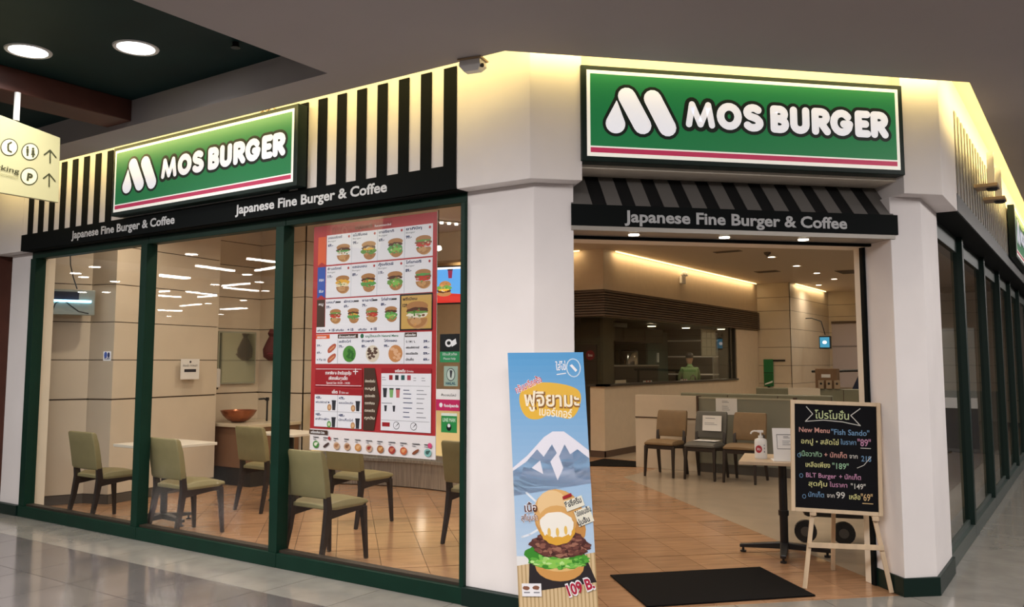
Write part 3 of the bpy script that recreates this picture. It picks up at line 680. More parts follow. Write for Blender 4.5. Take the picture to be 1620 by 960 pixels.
def ctext(txt, x, y, x2, h, col): P.text(txt, X(x), Yy(y), h/900*bh, col, w=X(x2)-X(x), bold=.010)
ctext('โปรโมชั่น', 230, 160, 515, 62, srgb('#c5cf9a'))
for seg in ([(160, 68), (212, 125), (150, 188)], [(150, 188), (300, 172), (460, 180), (608, 205)], [(608, 205), (530, 125), (608, 68)]):
    P.lay += 1; P.stroke([(X(a), Yy(b_)) for a, b_ in seg], .0028, cw, P.lay)
ctext('New Menu', 95, 275, 352, 42, cr); ctext('"Fish Sando"', 365, 285, 680, 46, cb)
ctext('อกปู • สลัดไข่', 112, 368, 425, 40, cy_); ctext('ในราคา', 442, 362, 570, 38, cb); ctext('"89"', 582, 368, 690, 58, cp_)
P.rect(X(605), Yy(388), X(690), Yy(382), cw)
ctext('เนื้อวากิว', 100, 470, 285, 40, cg); ctext('+ นักเก็ต', 305, 470, 492, 40, cr); ctext('จาก', 512, 470, 580, 34, cw); ctext('218', 610, 490, 690, 46, cb)
ctext('เหลือเพียง', 148, 555, 352, 40, cy_); ctext('"189"', 370, 560, 505, 48, cg)
P.lay += 1; P.stroke([(X(575), Yy(545)), (X(630), Yy(520)), (X(690), Yy(450))], .002, cw, P.lay)
P.lay += 1
for c0 in ((110, 628), (133, 793), (95, 465)):
    P.stroke([(X(c0[0]+14*math.cos(a/8*6.28)), Yy(c0[1]+16*math.sin(a/8*6.28))) for a in range(9)], .0018, cb, P.lay)
ctext('BLT Burger', 150, 638, 400, 38, cp_); ctext('+ นักเก็ต', 425, 638, 603, 38, cp_)
ctext('สุดคุ้ม', 170, 705, 325, 38, cy_); ctext('ในราคา', 345, 705, 490, 36, cp_); ctext('"149"', 520, 712, 640, 44, cw)
ctext('นักเก็ต', 168, 793, 298, 38, cb); ctext('จาก', 322, 790, 385, 32, cw); ctext('99', 398, 792, 470, 52, cw); ctext('เหลือ', 505, 795, 595, 42, cy_); ctext('"69"', 600, 800, 695, 56, srgb('#c8a878'))
P.rect(X(610), Yy(825), X(698), Yy(818), srgb('#c8a878'))
P.build('chalk_writing', CHALK, es)
def plank(p, q, w, d, n, m, parent, up=None):
    p = Vector(p); q = Vector(q); z = (q-p).normalized(); x = (Vector(eu) - z*Vector(eu).dot(z)).normalized(); yv = z.cross(x)
    MB().add([tuple(c+x*a+yv*b_) for c in (p, q) for a, b_ in ((-w, -d), (w, -d), (w, d), (-w, d))], [(3, 2, 1, 0), (4, 5, 6, 7), (0, 1, 5, 4), (1, 2, 6, 5), (2, 3, 7, 6), (3, 0, 4, 7)]).build(n, m, parent, bevel=.002)
fl = Vector((-1.685, 5.975, 0))-EO; fr_ = Vector((-1.185, 6.185, 0))-EO; re = Vector((-1.66, 6.62, 0))-EO
tl2 = Vector(TE(bw*.40, bh*.55, -.036)); tr2 = Vector(TE(bw*.60, bh*.55, -.036)); tt2 = Vector(TE(bw*.5, bh*.6, -.060))
l1 = Vector(TE(.14, -.01, -.036)); r1 = Vector(TE(bw-.045, -.02, -.036))
plank(fl, l1, .014, .010, 'leg', PINE, es); plank(fr_, r1, .014, .010, 'leg', PINE, es)
plank(l1, tl2, .014, .010, 'upright', PINE, es); plank(r1, tr2, .014, .010, 'upright', PINE, es)
plank(re, tt2, .014, .009, 'leg', PINE, es)
k1 = (fl*.42+l1*.58); k2 = (fr_*.42+r1*.58); k2.z = k1.z
d_ = (k2-k1).normalized()
MB().add([tuple(c+Vector((0, 0, a))+en*b_) for c in (k1-d_*.01, k2+d_*.01) for a, b_ in ((-.017, .012), (.017, .012), (.017, .026), (-.017, .026))], [(3, 2, 1, 0), (4, 5, 6, 7), (0, 1, 5, 4), (1, 2, 6, 5), (2, 3, 7, 6), (3, 0, 4, 7)]).build('crossbar', PINE, es, bevel=.002)
for c in (l1, r1):
    c = c+en*.03; MB().box(c.x-.02, c.x+.02, c.y-.012, c.y+.012, c.z-.012, c.z+.02).build('board_peg', PINE, es, bevel=.003)
# ================================================================ MATS
m = MB().prism([(-2.911, 5.539), (-2.115, 6.375), (-1.572, 5.815), (-2.36, 4.969)], .0005, .010).build('entrance_mat', MATK, bevel=.003); tag(m, 'large black rubber mat lying in the entrance', 'mat')
m = MB().prism([(-6.35, 11.05), (-5.55, 11.40), (-5.75, 12.0), (-6.42, 12.05)], .0005, .008).build('kitchen_mat', MATK, bevel=.002); tag(m, 'small black mat on the floor by the kitchen wall', 'mat')
# ================================================================ STANDEE
tl_ = dp(803, 558, 5.10); tr_ = dp(922.5, 557, 5.08); bl_ = dp(822.6, 999, 4.84)
SO = Vector((bl_.x, bl_.y, 0)); bl_.z = 0
su = (tr_-tl_); SWd = su.length; su.normalize(); sv = tl_-bl_; SHt = sv.length; svn = sv.normalized(); sn = su.cross(svn).normalized()
if sn.dot(Vector((0, -1, 0))) < 0: sn = -sn
st = thing('promotional_standee', 'tall cardboard standee with a burger and snowy mountain, leaning on the white pillar', 'sign', SO)
def TS(a, b_, c): return tuple(bl_-SO+su*a+svn*b_+sn*c)
MB().box(0, SWd, 0, SHt, -.008, 0, T=TS).build('board', PAPER, st)
P = Print(TS(0, 0, .0002), su, svn, sn, .00003)
# artwork in photo pixels: x 0..120, y down 0..440
kx = SWd/122.; ky = SHt/443.
P.xf = lambda x, y: (x*kx, SHt-y*ky)
for i in range(30):
    a = i/29.; c = tuple(srgb('#4a9ad2')[j]*(1-a)+srgb('#bcd2e8')[j]*a for j in range(3)); P.rect(0, i*11, 122, i*11+11, c, 1)
P.poly([(0, 190), (24, 170), (52, 140), (66, 131), (84, 131), (98, 142), (122, 160), (122, 215), (0, 235)], srgb('#bccbe4'))
for poly in ([(52, 140), (66, 131), (84, 131), (98, 142), (122, 162), (122, 175), (104, 160), (92, 168), (84, 152), (74, 172), (64, 152), (50, 172), (40, 160), (22, 180), (0, 195), (0, 190), (24, 170)], [(60, 180), (72, 165), (80, 190), (70, 210)], [(30, 190), (44, 178), (48, 200)]): P.poly(poly, srgb('#e8e6f0'))
blob = smooth_poly([(15, 68), (30, 52), (62, 49), (98, 55), (116, 66), (112, 92), (98, 112), (80, 108), (62, 102), (46, 112), (26, 110), (16, 92)], 2)
P.poly(blob, srgb('#e6b53a'))
def st_text(txt, x, y, h, w, col, rot=0, bold=.03):
    keep = P.xf; P.xf = None; P.text(txt, x*kx, SHt-y*ky, h*ky, col, w=w*kx, bold=bold, rot=rot); P.xf = keep
st_text('ฟูจิยามะ', 24, 90, 24, 88, srgb('#8a5a20'), -.02, .06); st_text('ฟูจิยามะ', 23, 88.5, 24, 88, srgb('#f6ead0'), -.02, .02)
st_text('เบอร์เกอร์', 46, 104, 14, 52, srgb('#f6ead0'), -.10, .02)
st_text('กลับมาอีกครั้ง', 12, 68, 11, 46, K['w'], .42, .06); st_text('กลับมาอีกครั้ง', 12, 68, 11, 46, srgb('#cc3040'), .42, .015)
st_text('ใส่ไข่', 77, 30, 13, 16, K['w'], .05, .02)
P.lay += 1; P.stroke([(105+11*math.cos(a/16*6.2832), 26+15*math.sin(a/16*6.2832)) for a in range(17)], .9, srgb('#cfe3f2'), P.lay)
P.poly([(99, 22), (103, 20), (111, 30), (108, 33)], K['w']); P.lay += 1; P.stroke([(78, 37), (92, 35)], .8, K['w'], P.lay)
for i in range(61): P.rect(i*2, 345-i*.35, i*2+2.05, 443, srgb('#d9bf95') if i % 3 else srgb('#b8996b'), 1.5)
P.lay += 1; P.stroke([(20, 230), (34, 244), (44, 250)], 1.6, srgb('#e8eef6'), P.lay); P.lay += 1; P.stroke([(10, 300), (22, 296), (36, 288)], 1.6, srgb('#e8eef6'), P.lay)
P.poly([(20, 332), (104, 322), (122, 370), (16, 386)], srgb('#2c2628'))
rr = random.Random(3)
def ragged(cx, cy, rx, ry, col, n=40, j=.15, a0=0, a1=6.2832):
    P.poly([(cx+rx*math.cos(a0+(a1-a0)*i/n)*(1+rr.uniform(-j, j)), cy+ry*math.sin(a0+(a1-a0)*i/n)*(1+rr.uniform(-j, j))) for i in range(n)], col)
P.ell(66, 345, 38, 24, srgb('#d39a55')); P.ell(66, 336, 36, 18, srgb('#e6bd7c'))
P.ell(69, 268, 39, 43, srgb('#d29a55')); P.ell(66, 262, 36, 38, srgb('#dfae6c')); P.ell(60, 250, 24, 24, srgb('#ecc893')); P.ell(74, 288, 36, 32, srgb('#c98f4c')); P.ell(66, 276, 30, 26, srgb('#dcaa66'))
ragged(66, 335, 48, 15, srgb('#4c9e34'), 46, .12); ragged(64, 340, 40, 9, srgb('#8fcc55'), 40, .2); ragged(30, 325, 16, 12, srgb('#3b8c2c'), 20, .25)
for i in range(60):
    a = rr.uniform(0, 6.28); ragged(66+44*math.cos(a)*rr.uniform(.5, 1), 337+12*math.sin(a)*rr.uniform(.3, 1), rr.uniform(2.5, 6), rr.uniform(1.5, 3), srgb(rr.choice(['#5fb040', '#a5d870', '#3f8a2c', '#7cc455', '#c2e694'])), 9, .3)
ragged(69, 312, 46, 21, srgb('#5d3530'), 44, .10)
for i in range(120):
    a = rr.uniform(0, 6.28); d = rr.uniform(0, 1)**.5; x0, y0 = 69+42*d*math.cos(a), 312+18*d*math.sin(a)
    ragged(x0, y0, rr.uniform(2, 6), rr.uniform(1.5, 3.5), srgb(rr.choice(['#7a4a40', '#8f5c4c', '#4a2824', '#a3705c', '#6b3d35'])), 8, .3)
ragged(65, 290, 27, 22, srgb('#e0a83c'), 30, .05); ragged(65, 280, 27, 20, srgb('#f4efe4'), 34, .05)
for i in range(7): P.ell(46+i*6.5, 292+rr.uniform(-3, 2), 2.6, 7, srgb('#e8bf62') if i % 2 else srgb('#f4efe4'))
st_text('เนื้อ', 16, 260, 13, 20, K['w'], .05, .07); st_text('เนื้อ', 16, 260, 13, 20, srgb('#5a3026'), .05, .02)
st_text('สุกี้นุ่มฉ่ำ', 10, 274, 9, 26, K['w'], .05, .06); st_text('สุกี้นุ่มฉ่ำ', 10, 274, 9, 26, srgb('#8a6048'), .05, .02)
for (x, y, w, h, r_) in ((80, 252, 30, 16, .35), (96, 272, 26, 24, .38)):
    c, s_ = math.cos(r_), math.sin(r_); P.poly([(x+a*c+b_*s_*.8, y-a*s_*1.0+b_) for a, b_ in ((0, -h*.5), (w, -h*.5), (w, h*.5), (0, h*.5))], srgb('#e8e4d2'))
P.poly([(76, 236), (90, 230), (91, 235), (77, 241)], K['dred'])
st_text('ชีสซี่ครีม', 81, 254, 9, 27, K['ink'], .35, .03); st_text('ไข่ออนเซ็น', 97, 268, 8, 25, K['ink'], .38, .03); st_text('นุ่มลิ้น', 99, 282, 8, 20, K['ink'], .38, .03)
st_text('109 B.', 78, 392, 19, 44, K['w'], .30, .09); st_text('109 B.', 78, 391, 17, 43, srgb('#b0203c'), .30, .035)
P.rect(6, 372, 36, 392, K['w'])
for x in (8, 23): ragged(x+5, 379, 5.5, 3.2, srgb('#8a5a44'), 14, .2)
P.lay += 1; P.rect(9, 385, 18, 387, K['grey'], P.lay); P.rect(24, 385, 33, 387, K['grey'], P.lay)
P.build('printed_artwork', PRINT, st)
# ================================================================ WINDOW MENU POSTER
mp = thing('menu_poster', 'tall red-framed menu poster of burgers and drinks in the right window', 'poster', (-4.82, 4.462, .86))
PW, PH = 1.19, 1.655
MB().box(0, PW, .0065, .012, 0, PH).build('sheet', PAPER, mp)
P = Print((0, .006, 0), (1, 0, 0), (0, 0, 1), (0, -1, 0), .00002)
P.xf = lambda x, y: (x/100*PW, PH-y/139*PH)
def pt_(txt, x, y, h, w, col, bold=.02, align='l'):
    keep = P.xf; P.xf = None; P.text(txt, x/100*PW, PH-y/139*PH, h/139*PH, col, w=w/100*PW if w else None, bold=bold, align=align); P.xf = keep
P.rect(0, 0, 100, 126, K['red'], .5); P.rect(0, 126, 100, 139, srgb('#ece4e4'), .5)
P.rect(16, 2, 66, 6, K['dred'], 1); pt_('เมนูแนะนำ', 36, 4.6, 2.0, 14, K['w']); pt_('Recommended', 52, 4.6, 1.4, 13, K['w'], .01)
Wt = srgb('#eceaf0')
P.lay = 3
P.poly([(4, 7), (11, 7), (11, 25), (7.5, 23), (4, 25)], K['orange']); P.poly([(4, 26), (11, 26), (11, 45.6), (7.5, 43.6), (4, 45.6)], K['blue']); P.poly([(4, 46.4), (11, 46.4), (11, 66), (7.5, 64), (4, 66)], K['brown'])
for i, tx in enumerate(('FISH', 'ชีส', 'หมู')): pt_(tx, 7.5, 34+i*8 if i else 35, 1.6, 4, K['w'], align='c')
names = ['มอสเบอร์เกอร์', 'สไปซี่มอส', 'เทอริยากิ', 'ยากินิกุ', 'ฟิชเบอร์เกอร์', 'แซลมอน', 'กุ้งคัตสึ', 'ไก่เทอริ']
for rw in range(2):
    y0, y1 = (6.4, 25) if rw == 0 else (25.9, 45.6)
    P.lay += 1; P.rect(11.6, y0, 97, y1, Wt)
    for c in range(4):
        x0 = 11.8+c*21.35
        if c: P.rect(x0-.15, y0, x0+.15, y1, srgb('#b8bcc8'))
        P.lay += 1; pt_(names[rw*4+c], x0+1, y0+2.4, 1.5, 12, K['navy'], .03); pt_('Burger', x0+1, y0+4.3, 1.0, 7, K['grey'], .01)
        pt_(str(69+10*((c*3+rw*5) % 6))+'.-', x0+1, y0+7.2, 1.7, 4.4, K['navy'], .04)
        burger(P, x0+14.2, y0+12.0, 13.5, [0, 1, 2, 3, 4, 1, 2, 3][rw*4+c]+(5 if rw else 0))
        P.ell(x0+19, y0+2, .8, .8, K['red'])
P.rect(11.6, 46.4, 72.8, 66.2, Wt)
P.rect(4, 63.5, 72.8, 67, Wt)
for c in range(4):
    x0 = 11.8+c*15.2
    pt_(['เบคอนชีส', 'ผักรวม', 'ซาลามี่', 'ไก่ย่าง'][c], x0+.6, 49, 1.4, 9, K['navy'], .03); pt_('%d.-' % (59+c*10), x0+.6, 52, 1.6, 4, K['navy'], .04)
    burger(P, x0+8.6, 57.3, 11, [3, 1, 3, 2][c]+[0, 5, 10, 10][c])
    P.rect(x0+9, 48, x0+13, 49, K['ink'])
for x in (5, 21, 40): pt_('เพิ่มชีส', x, 66.3, 1.2, 7, K['navy'], .02); pt_('+ 15', x+10, 66.3, 1.5, 5, K['navy'], .05)
P.rect(73, 46, 97.4, 67, K['black']); P.rect(74, 47, 96.6, 66.2, srgb('#cda55a')); pt_('พรีเมียม', 75, 49.6, 1.5, 11, K['brown'], .04); pt_('129.-', 75, 53.4, 1.8, 5, K['brown'], .05); burger(P, 86, 58.5, 19, 15)
# row 4
P.rect(4, 68, 97, 86.2, Wt); P.rect(4, 68.2, 16, 70.8, K['orange']); pt_('ฮอทดอก', 5, 70.3, 1.4, 8, K['w'], .03); P.rect(23, 68.2, 40, 70.8, K['brown']); pt_('ข้าวเบอร์เกอร์', 24, 70.3, 1.3, 14, K['w'], .03); pt_('เมนูไร้ขนมปัง Natural Menu', 46, 70.4, 1.3, 26, srgb('#2d6a4a'), .03); P.ell(43.3, 69.6, 1.4, 1.4, srgb('#2d6a4a'))
P.rect(77, 68.2, 86, 70.8, K['brown']); pt_('เครื่องเคียง', 77.6, 70.2, 1.2, 7.6, K['w'], .03)
for i in range(2): P.poly(smooth_poly([(14, 77+i*6), (20, 73.5+i*6), (22, 74.5+i*6), (21, 77+i*6), (15, 80.5+i*6)], 2), srgb('#b85a44')); P.poly([(16, 77.6+i*6), (20, 75.2+i*6), (20.5, 75.8+i*6), (16.4, 78.4+i*6)], srgb('#d8a070'))
for i in range(3): pt_(('59.-', '69.-', '+ ชีส 10')[i], 5, 75.5+i*4.4, 1.3, (4, 4, 8)[i], K['navy'], .03)
for i, (cx, col, c2) in enumerate(((33, '#4f8f3a', '#2f6a28'), (52, '#dcd0bc', '#5a4034'), (70, '#c98a55', '#e0b08a'))):
    pt_(('สลัดไก่', 'ข้าวยากิ', 'ไก่กรอบ')[i], cx-9, 73.3, 1.3, 10, K['navy'], .03); pt_('%d.-' % (79+10*i), cx-9, 76.4, 1.5, 4, K['navy'], .04)
    P.ell(cx, 80.2, 5.4, 5.0, srgb(col)); rq = random.Random(i)
    for q in range(16): P.ell(cx+rq.uniform(-3.4, 3.4), 80.2+rq.uniform(-3, 3), 1.2, .8, srgb(c2), n=7)
P.rect(23, 71.5, 23.2, 86, K['grey']); P.rect(76.5, 68.5, 76.7, 86, K['grey'])
for i in range(4): pt_(('S / M / L', 'เฟรนช์ฟรายส์', 'ออนเนียนริง', 'นักเก็ต')[i], 78, 74+i*3.4, 1.2, (7, 10, 9, 6)[i], K['ink'], .02); pt_('%d.-' % (39+i*10), 91, 74+i*3.4, 1.3, 4.4, K['navy'], .04)
# sets
P.rect(4, 88.6, 44, 100, K['dred']); P.lay += 1
for q in ((4.6, 89.2, 43.4, 89.5), (4.6, 99.1, 43.4, 99.4)): P.rect(*q, K['w'], P.lay)
pt_('ราคาพิเศษ สำหรับสุดคุ้ม', 13, 92.6, 1.9, 22, K['w'], .03); pt_('เพียงเพิ่มชุดเซ็ต', 16, 95.8, 1.9, 16, K['w'], .03); pt_('Special Set 10:30 - 14:00', 14, 98.3, 1.3, 20, K['w'], .01)
P.rect(38.2, 88.9, 38.8, 92.6, K['w']); P.rect(36.4, 90.4, 40.6, 91, K['w'])
P.rect(4, 101.2, 44, 105, K['dred']); pt_('เซ็ต 1', 19, 104, 1.7, 7, K['w'], .04); pt_('Side set', 27, 104, 1.2, 6, K['w'], .01)
P.rect(4, 105, 44, 124.5, Wt); P.rect(23.8, 105, 24.1, 124.5, K['grey']); P.rect(4, 115, 44, 115.2, K['grey'])
for i, (x, y) in enumerate(((5, 107.6), (25, 107.6), (5, 117.8), (25, 117.8))):
    pt_('+%d.-' % (59, 79, 69, 89)[i], x, y, 1.6, 5, K['navy'], .05); pt_(('เฟรนช์ฟรายส์ M', 'ออนเนียนริง', 'สลัดผัก', 'นักเก็ตไก่')[i], x, y+2.6, 1.3, 12, K['navy'], .02)
    P.ell(x+12, y+5, 1.8, 2, srgb('#5a9a48' if i == 2 else '#c08a5a')); P.ell(x+12, y+5, 1.0, 1.1, srgb('#d8e0b8' if i == 2 else '#dcb488')); cup(P, x+15.8, y+6.6, -6, K['ink'])
P.poly([(45.4, 88.6), (54, 88.6), (58, 106), (54, 125), (45.4, 125)], K['brown'])
for i, tx in enumerate(('เลือกเครื่องดื่ม', 'เมนูคู่', 'สุดประหยัด', 'ราคาพิเศษ', 'ตลอดวัน', 'ทุกวัน')): pt_(tx, 50.5, 97+i*4.3, 1.5, 8, srgb('#efe3d0'), .02, 'c')
P.rect(59.4, 88.6, 97, 124.5, Wt); P.rect(59.4, 88.6, 97, 91.6, K['dred']); pt_('เครื่องดื่ม', 70, 90.9, 1.5, 8, K['w'], .04); pt_('Drinks', 79, 90.9, 1.1, 5, K['w'], .01)
for i in range(4): P.rect(65.5+i*4.6, 92.6, 68.2+i*4.6, 95.4, (K['dred'], K['ink'], srgb('#2d5a5a'), srgb('#b04050'))[i])
P.lines(60, 93.8, 4, 2, -1.4, .35, K['grey']); P.lines(84, 94, 3, 2, -1.4, .35, K['grey']); P.lines(90, 94, 3, 2, -1.4, .35, K['grey'])
P.rect(60, 98.6, 96, 98.8, K['grey'])
for i in range(3): cup(P, 62.4+i*5, 105.5, -5.4, (K['ink'], srgb('#7fae6a'), srgb('#c86a6a'))[i])
for i in range(2): cup(P, 63+i*6.5, 113.5, -3.4, K['ink'])
for yy in (100.9, 103, 105.5, 108, 111, 113.4, 116): P.lines(76.5, yy, 7, 1, 1, .45, K['navy']); P.lines(86.5, yy, 7.5, 1, 1, .45, K['grey'])
P.lines(60, 108.6, 12, 1, 1, .4, K['grey']); P.rect(60, 118.4, 96, 118.6, K['grey'])
P.rect(60.5, 119.8, 66.5, 122.2, K['dred']); P.lay += 1
for cx in (71.5, 84.5): P.ell(cx, 121.3, 2.4, 2.2, K['ink']); P.ell(cx, 121.3, 2.1, 1.9, Wt); P.poly([(cx-1, 122.5), (cx+1.6, 119.6), (cx+2, 120.2)], K['ink'])
# lower strip
P.rect(0, 126.6, 16, 129.2, K['brown']); pt_('เครื่องเคียง Side', 1.4, 128.7, 1.4, 12, K['w'], .02)
for i in range(11):
    x = 6+i*8.9; P.lines(x-2.6, 130.8, 6, 1, 1, .45, K['ink']); P.lines(x-2.6, 132, 3, 1, 1, .4, K['grey'])
    col, c2 = [('#4a8a3e', '#e6e4d4'), ('#4a3430', '#6a4a3a'), ('#c9a486', '#a87450'), ('#c9a080', '#8a5a3c'), ('#c88a4c', '#e0b080'), ('#caa890', '#a03c30'), ('#a86a3c', '#d8a870'), ('#a83c34', '#d08060'), ('#c8643c', '#e0a070'), ('#8a4c30', '#b87850'), ('#88bcb8', '#3c5c58')][i]
    if i in (1, 9): P.poly(smooth_poly([(x-3, 136.2), (x+2, 133.4), (x+3, 134.4), (x-1.6, 137.4)], 2), srgb(col))
    else: P.ell(x, 135.4, 2.6, 2.2, srgb(col)); P.ell(x-.3, 135.3, 1.3, 1.1, srgb(c2), n=9); P.ell(x+1, 134.6, .7, .6, srgb(c2), n=7)
P.ell(17.6, 131.2, 1.1, 1.1, K['red']); P.ell(96.5, 131.4, 1.5, 1.5, K['pink'])
P.build('printed_menu', PRINT, mp)
# ---------------------------------------------------------------- stickers on the glass
def sticker(label, x0, x1, z0, z1, draw, name='window_sticker'):
    t = MB().box(0, x1-x0, 0, .001, 0, z1-z0).build(name, PAPER); tag(t, label, 'sticker'); t.location = (x0, 4.446, z0)
    q = Print((0, 0, 0), (1, 0, 0), (0, 0, 1), (0, -1, 0), .0003); q.W, q.H = x1-x0, z1-z0; draw(q); q.build('print', PRINT, t); return t
def d1(q):
    q.rect(0, .07, q.W, q.H, K['black']); q.rect(0, 0, q.W, .07, srgb('#2f8f5a')); q.ell(q.W*.45, q.H*.68, .030, .026, K['w']); q.ell(q.W*.45, q.H*.68, .016, .013, K['black']); q.poly([(q.W*.6, .10), (q.W*.85, .12), (q.W*.8, .155), (q.W*.62, .14)], K['w'])
    q.text('ใช้แล้วทิ้ง', q.W*.5, .045, .016, K['w'], w=.12, align='c'); q.text('Please help', q.W*.5, .018, .014, K['w'], w=.10, align='c')
def d2(q):
    q.rect(0, 0, q.W, q.H, srgb('#9fb3a4')); q.ell(q.W*.5, q.H*.58, .036, .042, K['ink']); q.ell(q.W*.5, q.H*.58, .031, .037, srgb('#c5d0c6')); q.poly([(q.W*.42, q.H*.8), (q.W*.62, q.H*.78), (q.W*.55, q.H*.4), (q.W*.46, q.H*.45)], K['ink']); q.text('HALAL', q.W*.5, .010, .018, srgb('#2a5a6a'), w=.08, align='c', bold=.03)
def d3(q):
    q.rect(0, 0, q.W, q.H, srgb('#ece6e4')); q.rect(0, 0, q.W, q.H*.52, srgb('#c42a60')); q.ell(q.W*.20, q.H*.26, .014, .015, K['w']); q.text('foodpanda', q.W*.32, q.H*.18, .020, K['w'], w=q.W*.58, bold=.03); q.text('สั่งออนไลน์', q.W*.5, q.H*.68, .014, K['ink'], w=q.W*.6, align='c')
def d4(q):
    q.rect(0, 0, q.W, q.H, srgb('#2f8f4a')); q.rect(0, q.H*.86, q.W, q.H, srgb('#dfe6da')); q.text('LINE MAN', q.W*.5, q.H*.56, .024, srgb('#bfe0c0'), w=q.W*.8, align='c', bold=.04); q.ell(q.W*.5, q.H*.28, .020, .024, K['black']); q.ell(q.W*.5, q.H*.36, .012, .012, K['w'])
def d5(q):
    q.rect(0, 0, q.W, q.H, K['w']); q.ell(q.W*.3, q.H*.6, .025, .03, K['blue']); q.text('SCAN', q.W*.5, q.H*.12, .02, K['navy'], w=q.W*.7, align='c', bold=.03); q.ell(q.W*.7, q.H*.6, .02, .025, K['navy'])
sticker('black-over-green sticker, uppermost of the column on the right window', -3.58, -3.415, 1.50, 1.685, d1)
sticker('pale square sticker with a round emblem, under the black and green one', -3.545, -3.43, 1.345, 1.475, d2)
sticker('white-over-crimson delivery sticker beside the menu poster', -3.61, -3.40, 1.185, 1.325, d3)
sticker('green sticker, lowest of the column on the right window', -3.565, -3.435, 1.045, 1.17, d4)
sticker('small white and blue sticker in the left window', -7.545, -7.42, 1.515, 1.60, d5)
# ================================================================ LEFT INTERIOR
# insect lamp on the end wall
t = thing('insect_lamp', 'silver wall-mounted insect lamp glowing blue in the left window', 'lamp', (-9.02, 4.78, 2.00), math.radians(66))
MB().box(-.26, .36, -.02, .04, 0, .27).build('case', mat('lamp_silver', (.35, .38, .34), .35, .7), t, bevel=.006)
MB().box(-.24, .20, -.035, -.02, .155, .245).build('grille', mat('lamp_navy', (.012, .016, .035), .4), t)
MB().cyl((-.24, -.05, .145), (.32, -.05, .145), .013, n=12).build('tube', mat('uv_tube', (.30, .75, 1.0), emit=5), t)
MB().tube([(-.05, -.04, .02), (-.02, -.05, .12), (.05, -.05, .16), (.12, -.045, .10), (.20, -.04, .04), (.30, -.03, .02)], .006).build('cable', PLASTK, t)
m = MB().tube([(-8.70, 4.72, 2.62), (-8.72, 4.74, 2.50), (-8.80, 4.82, 2.38), (-8.92, 4.93, 2.28)], .006).build('power_cord', PLASTK); tag(m, 'black cord hanging down to the glowing blue insect lamp', 'cord')
# vanity alcove
v = thing('wash_counter', 'cream-topped wash counter with a brown front in the alcove', 'counter', (-9.28, 6.84, 0))
MB().box(0, .84, 0, .83, .71, .75).build('countertop', mat('cream_stone', (.62, .54, .40), .25), v, bevel=.005)
MB().box(.02, .81, .06, .82, .22, .71).build('cabinet', mat('brown_cabinet', (.20, .105, .06), .4), v)
MB().box(.04, .78, .10, .82, 0, .22).build('plinth', mat('dark_plinth', (.022, .020, .018), .4), v)
COPPER = mat('copper_bowl', (.35, .12, .06), .25, .7)
m = MB().lathe([(.07, 0), (.13, .03), (.19, .09), (.225, .15), (.215, .15), (.18, .095), (.12, .04), (.0001, .02)], n=32).build('wash_basin', COPPER, smooth=True); tag(m, 'round copper-brown wash basin standing on the alcove counter', 'basin'); m.location = (-8.93, 7.08, .752)
m = MB().tube([(0, 0, 0), (0, 0, .26), (-.02, -.03, .285), (-.05, -.10, .28)], .012).box(-.02, .02, -.012, .012, .26, .30).build('tap', PLASTK, smooth=True); tag(m, 'dark tap rising behind the copper basin', 'tap'); m.location = (-8.80, 7.42, .752)
m = thing('wall_mirror', 'greenish wall mirror in the alcove above the basin', 'mirror', (-9.285, 7.0, 1.22))
MB().box(0, .02, 0, .60, 0, .68).build('frame', mat('mirror_edge', (.35, .36, .28), .3), m, bevel=.003)
MB().box(.02, .023, .02, .58, .02, .66).build('mirror_glass', mat('mirror_glass', (.55, .60, .48), .08, .85), m)
m = thing('soap_dispenser', 'white soap dispenser on the alcove wall above the counter', 'dispenser', (-9.26, 6.93, 1.18))
MB().box(0, .09, -.05, .05, 0, .24).build('case', PLASTW, m, bevel=.015); MB().box(.02, .07, -.03, .03, -.02, 0).build('nozzle', PLASTK, m)
m = thing('wall_ornament', 'dark red hanging ornament on the alcove wall right of the mirror', 'ornament', (-9.0, 7.63, 1.52))
MB().lathe([(.02, .42), (.05, .36), (.03, .32), (.07, .24), (.11, .15), (.10, .05), (.03, 0)], n=10).build('body', mat('dark_red_felt', (.09, .018, .018), .8), m, smooth=True)
MB().lathe([(.0001, .10), (.055, .06), (.0001, .0)], c=(.05, -.05, .03), n=10).build('bauble', mat('dark_red_gloss', (.14, .02, .03), .4), m, smooth=True)
m = thing('wall_notice', 'white notice with a black bar on the cream window-side wall', 'notice', (-8.855, 6.30, 1.30), math.radians(98.0))
MB().box(-.14, .14, -.006, 0, 0, .24).build('sheet', PAPER, m)
q = Print((0, -.0065, 0), (1, 0, 0), (0, 0, 1), (0, -1, 0)); q.rect(-.09, .085, .09, .12, K['ink']); q.ell(0, .205, .014, .014, K['ink']); q.text('ห้องน้ำ TOILET', 0, .15, .022, K['ink'], w=.22, align='c'); q.build('print', PRINT, m)
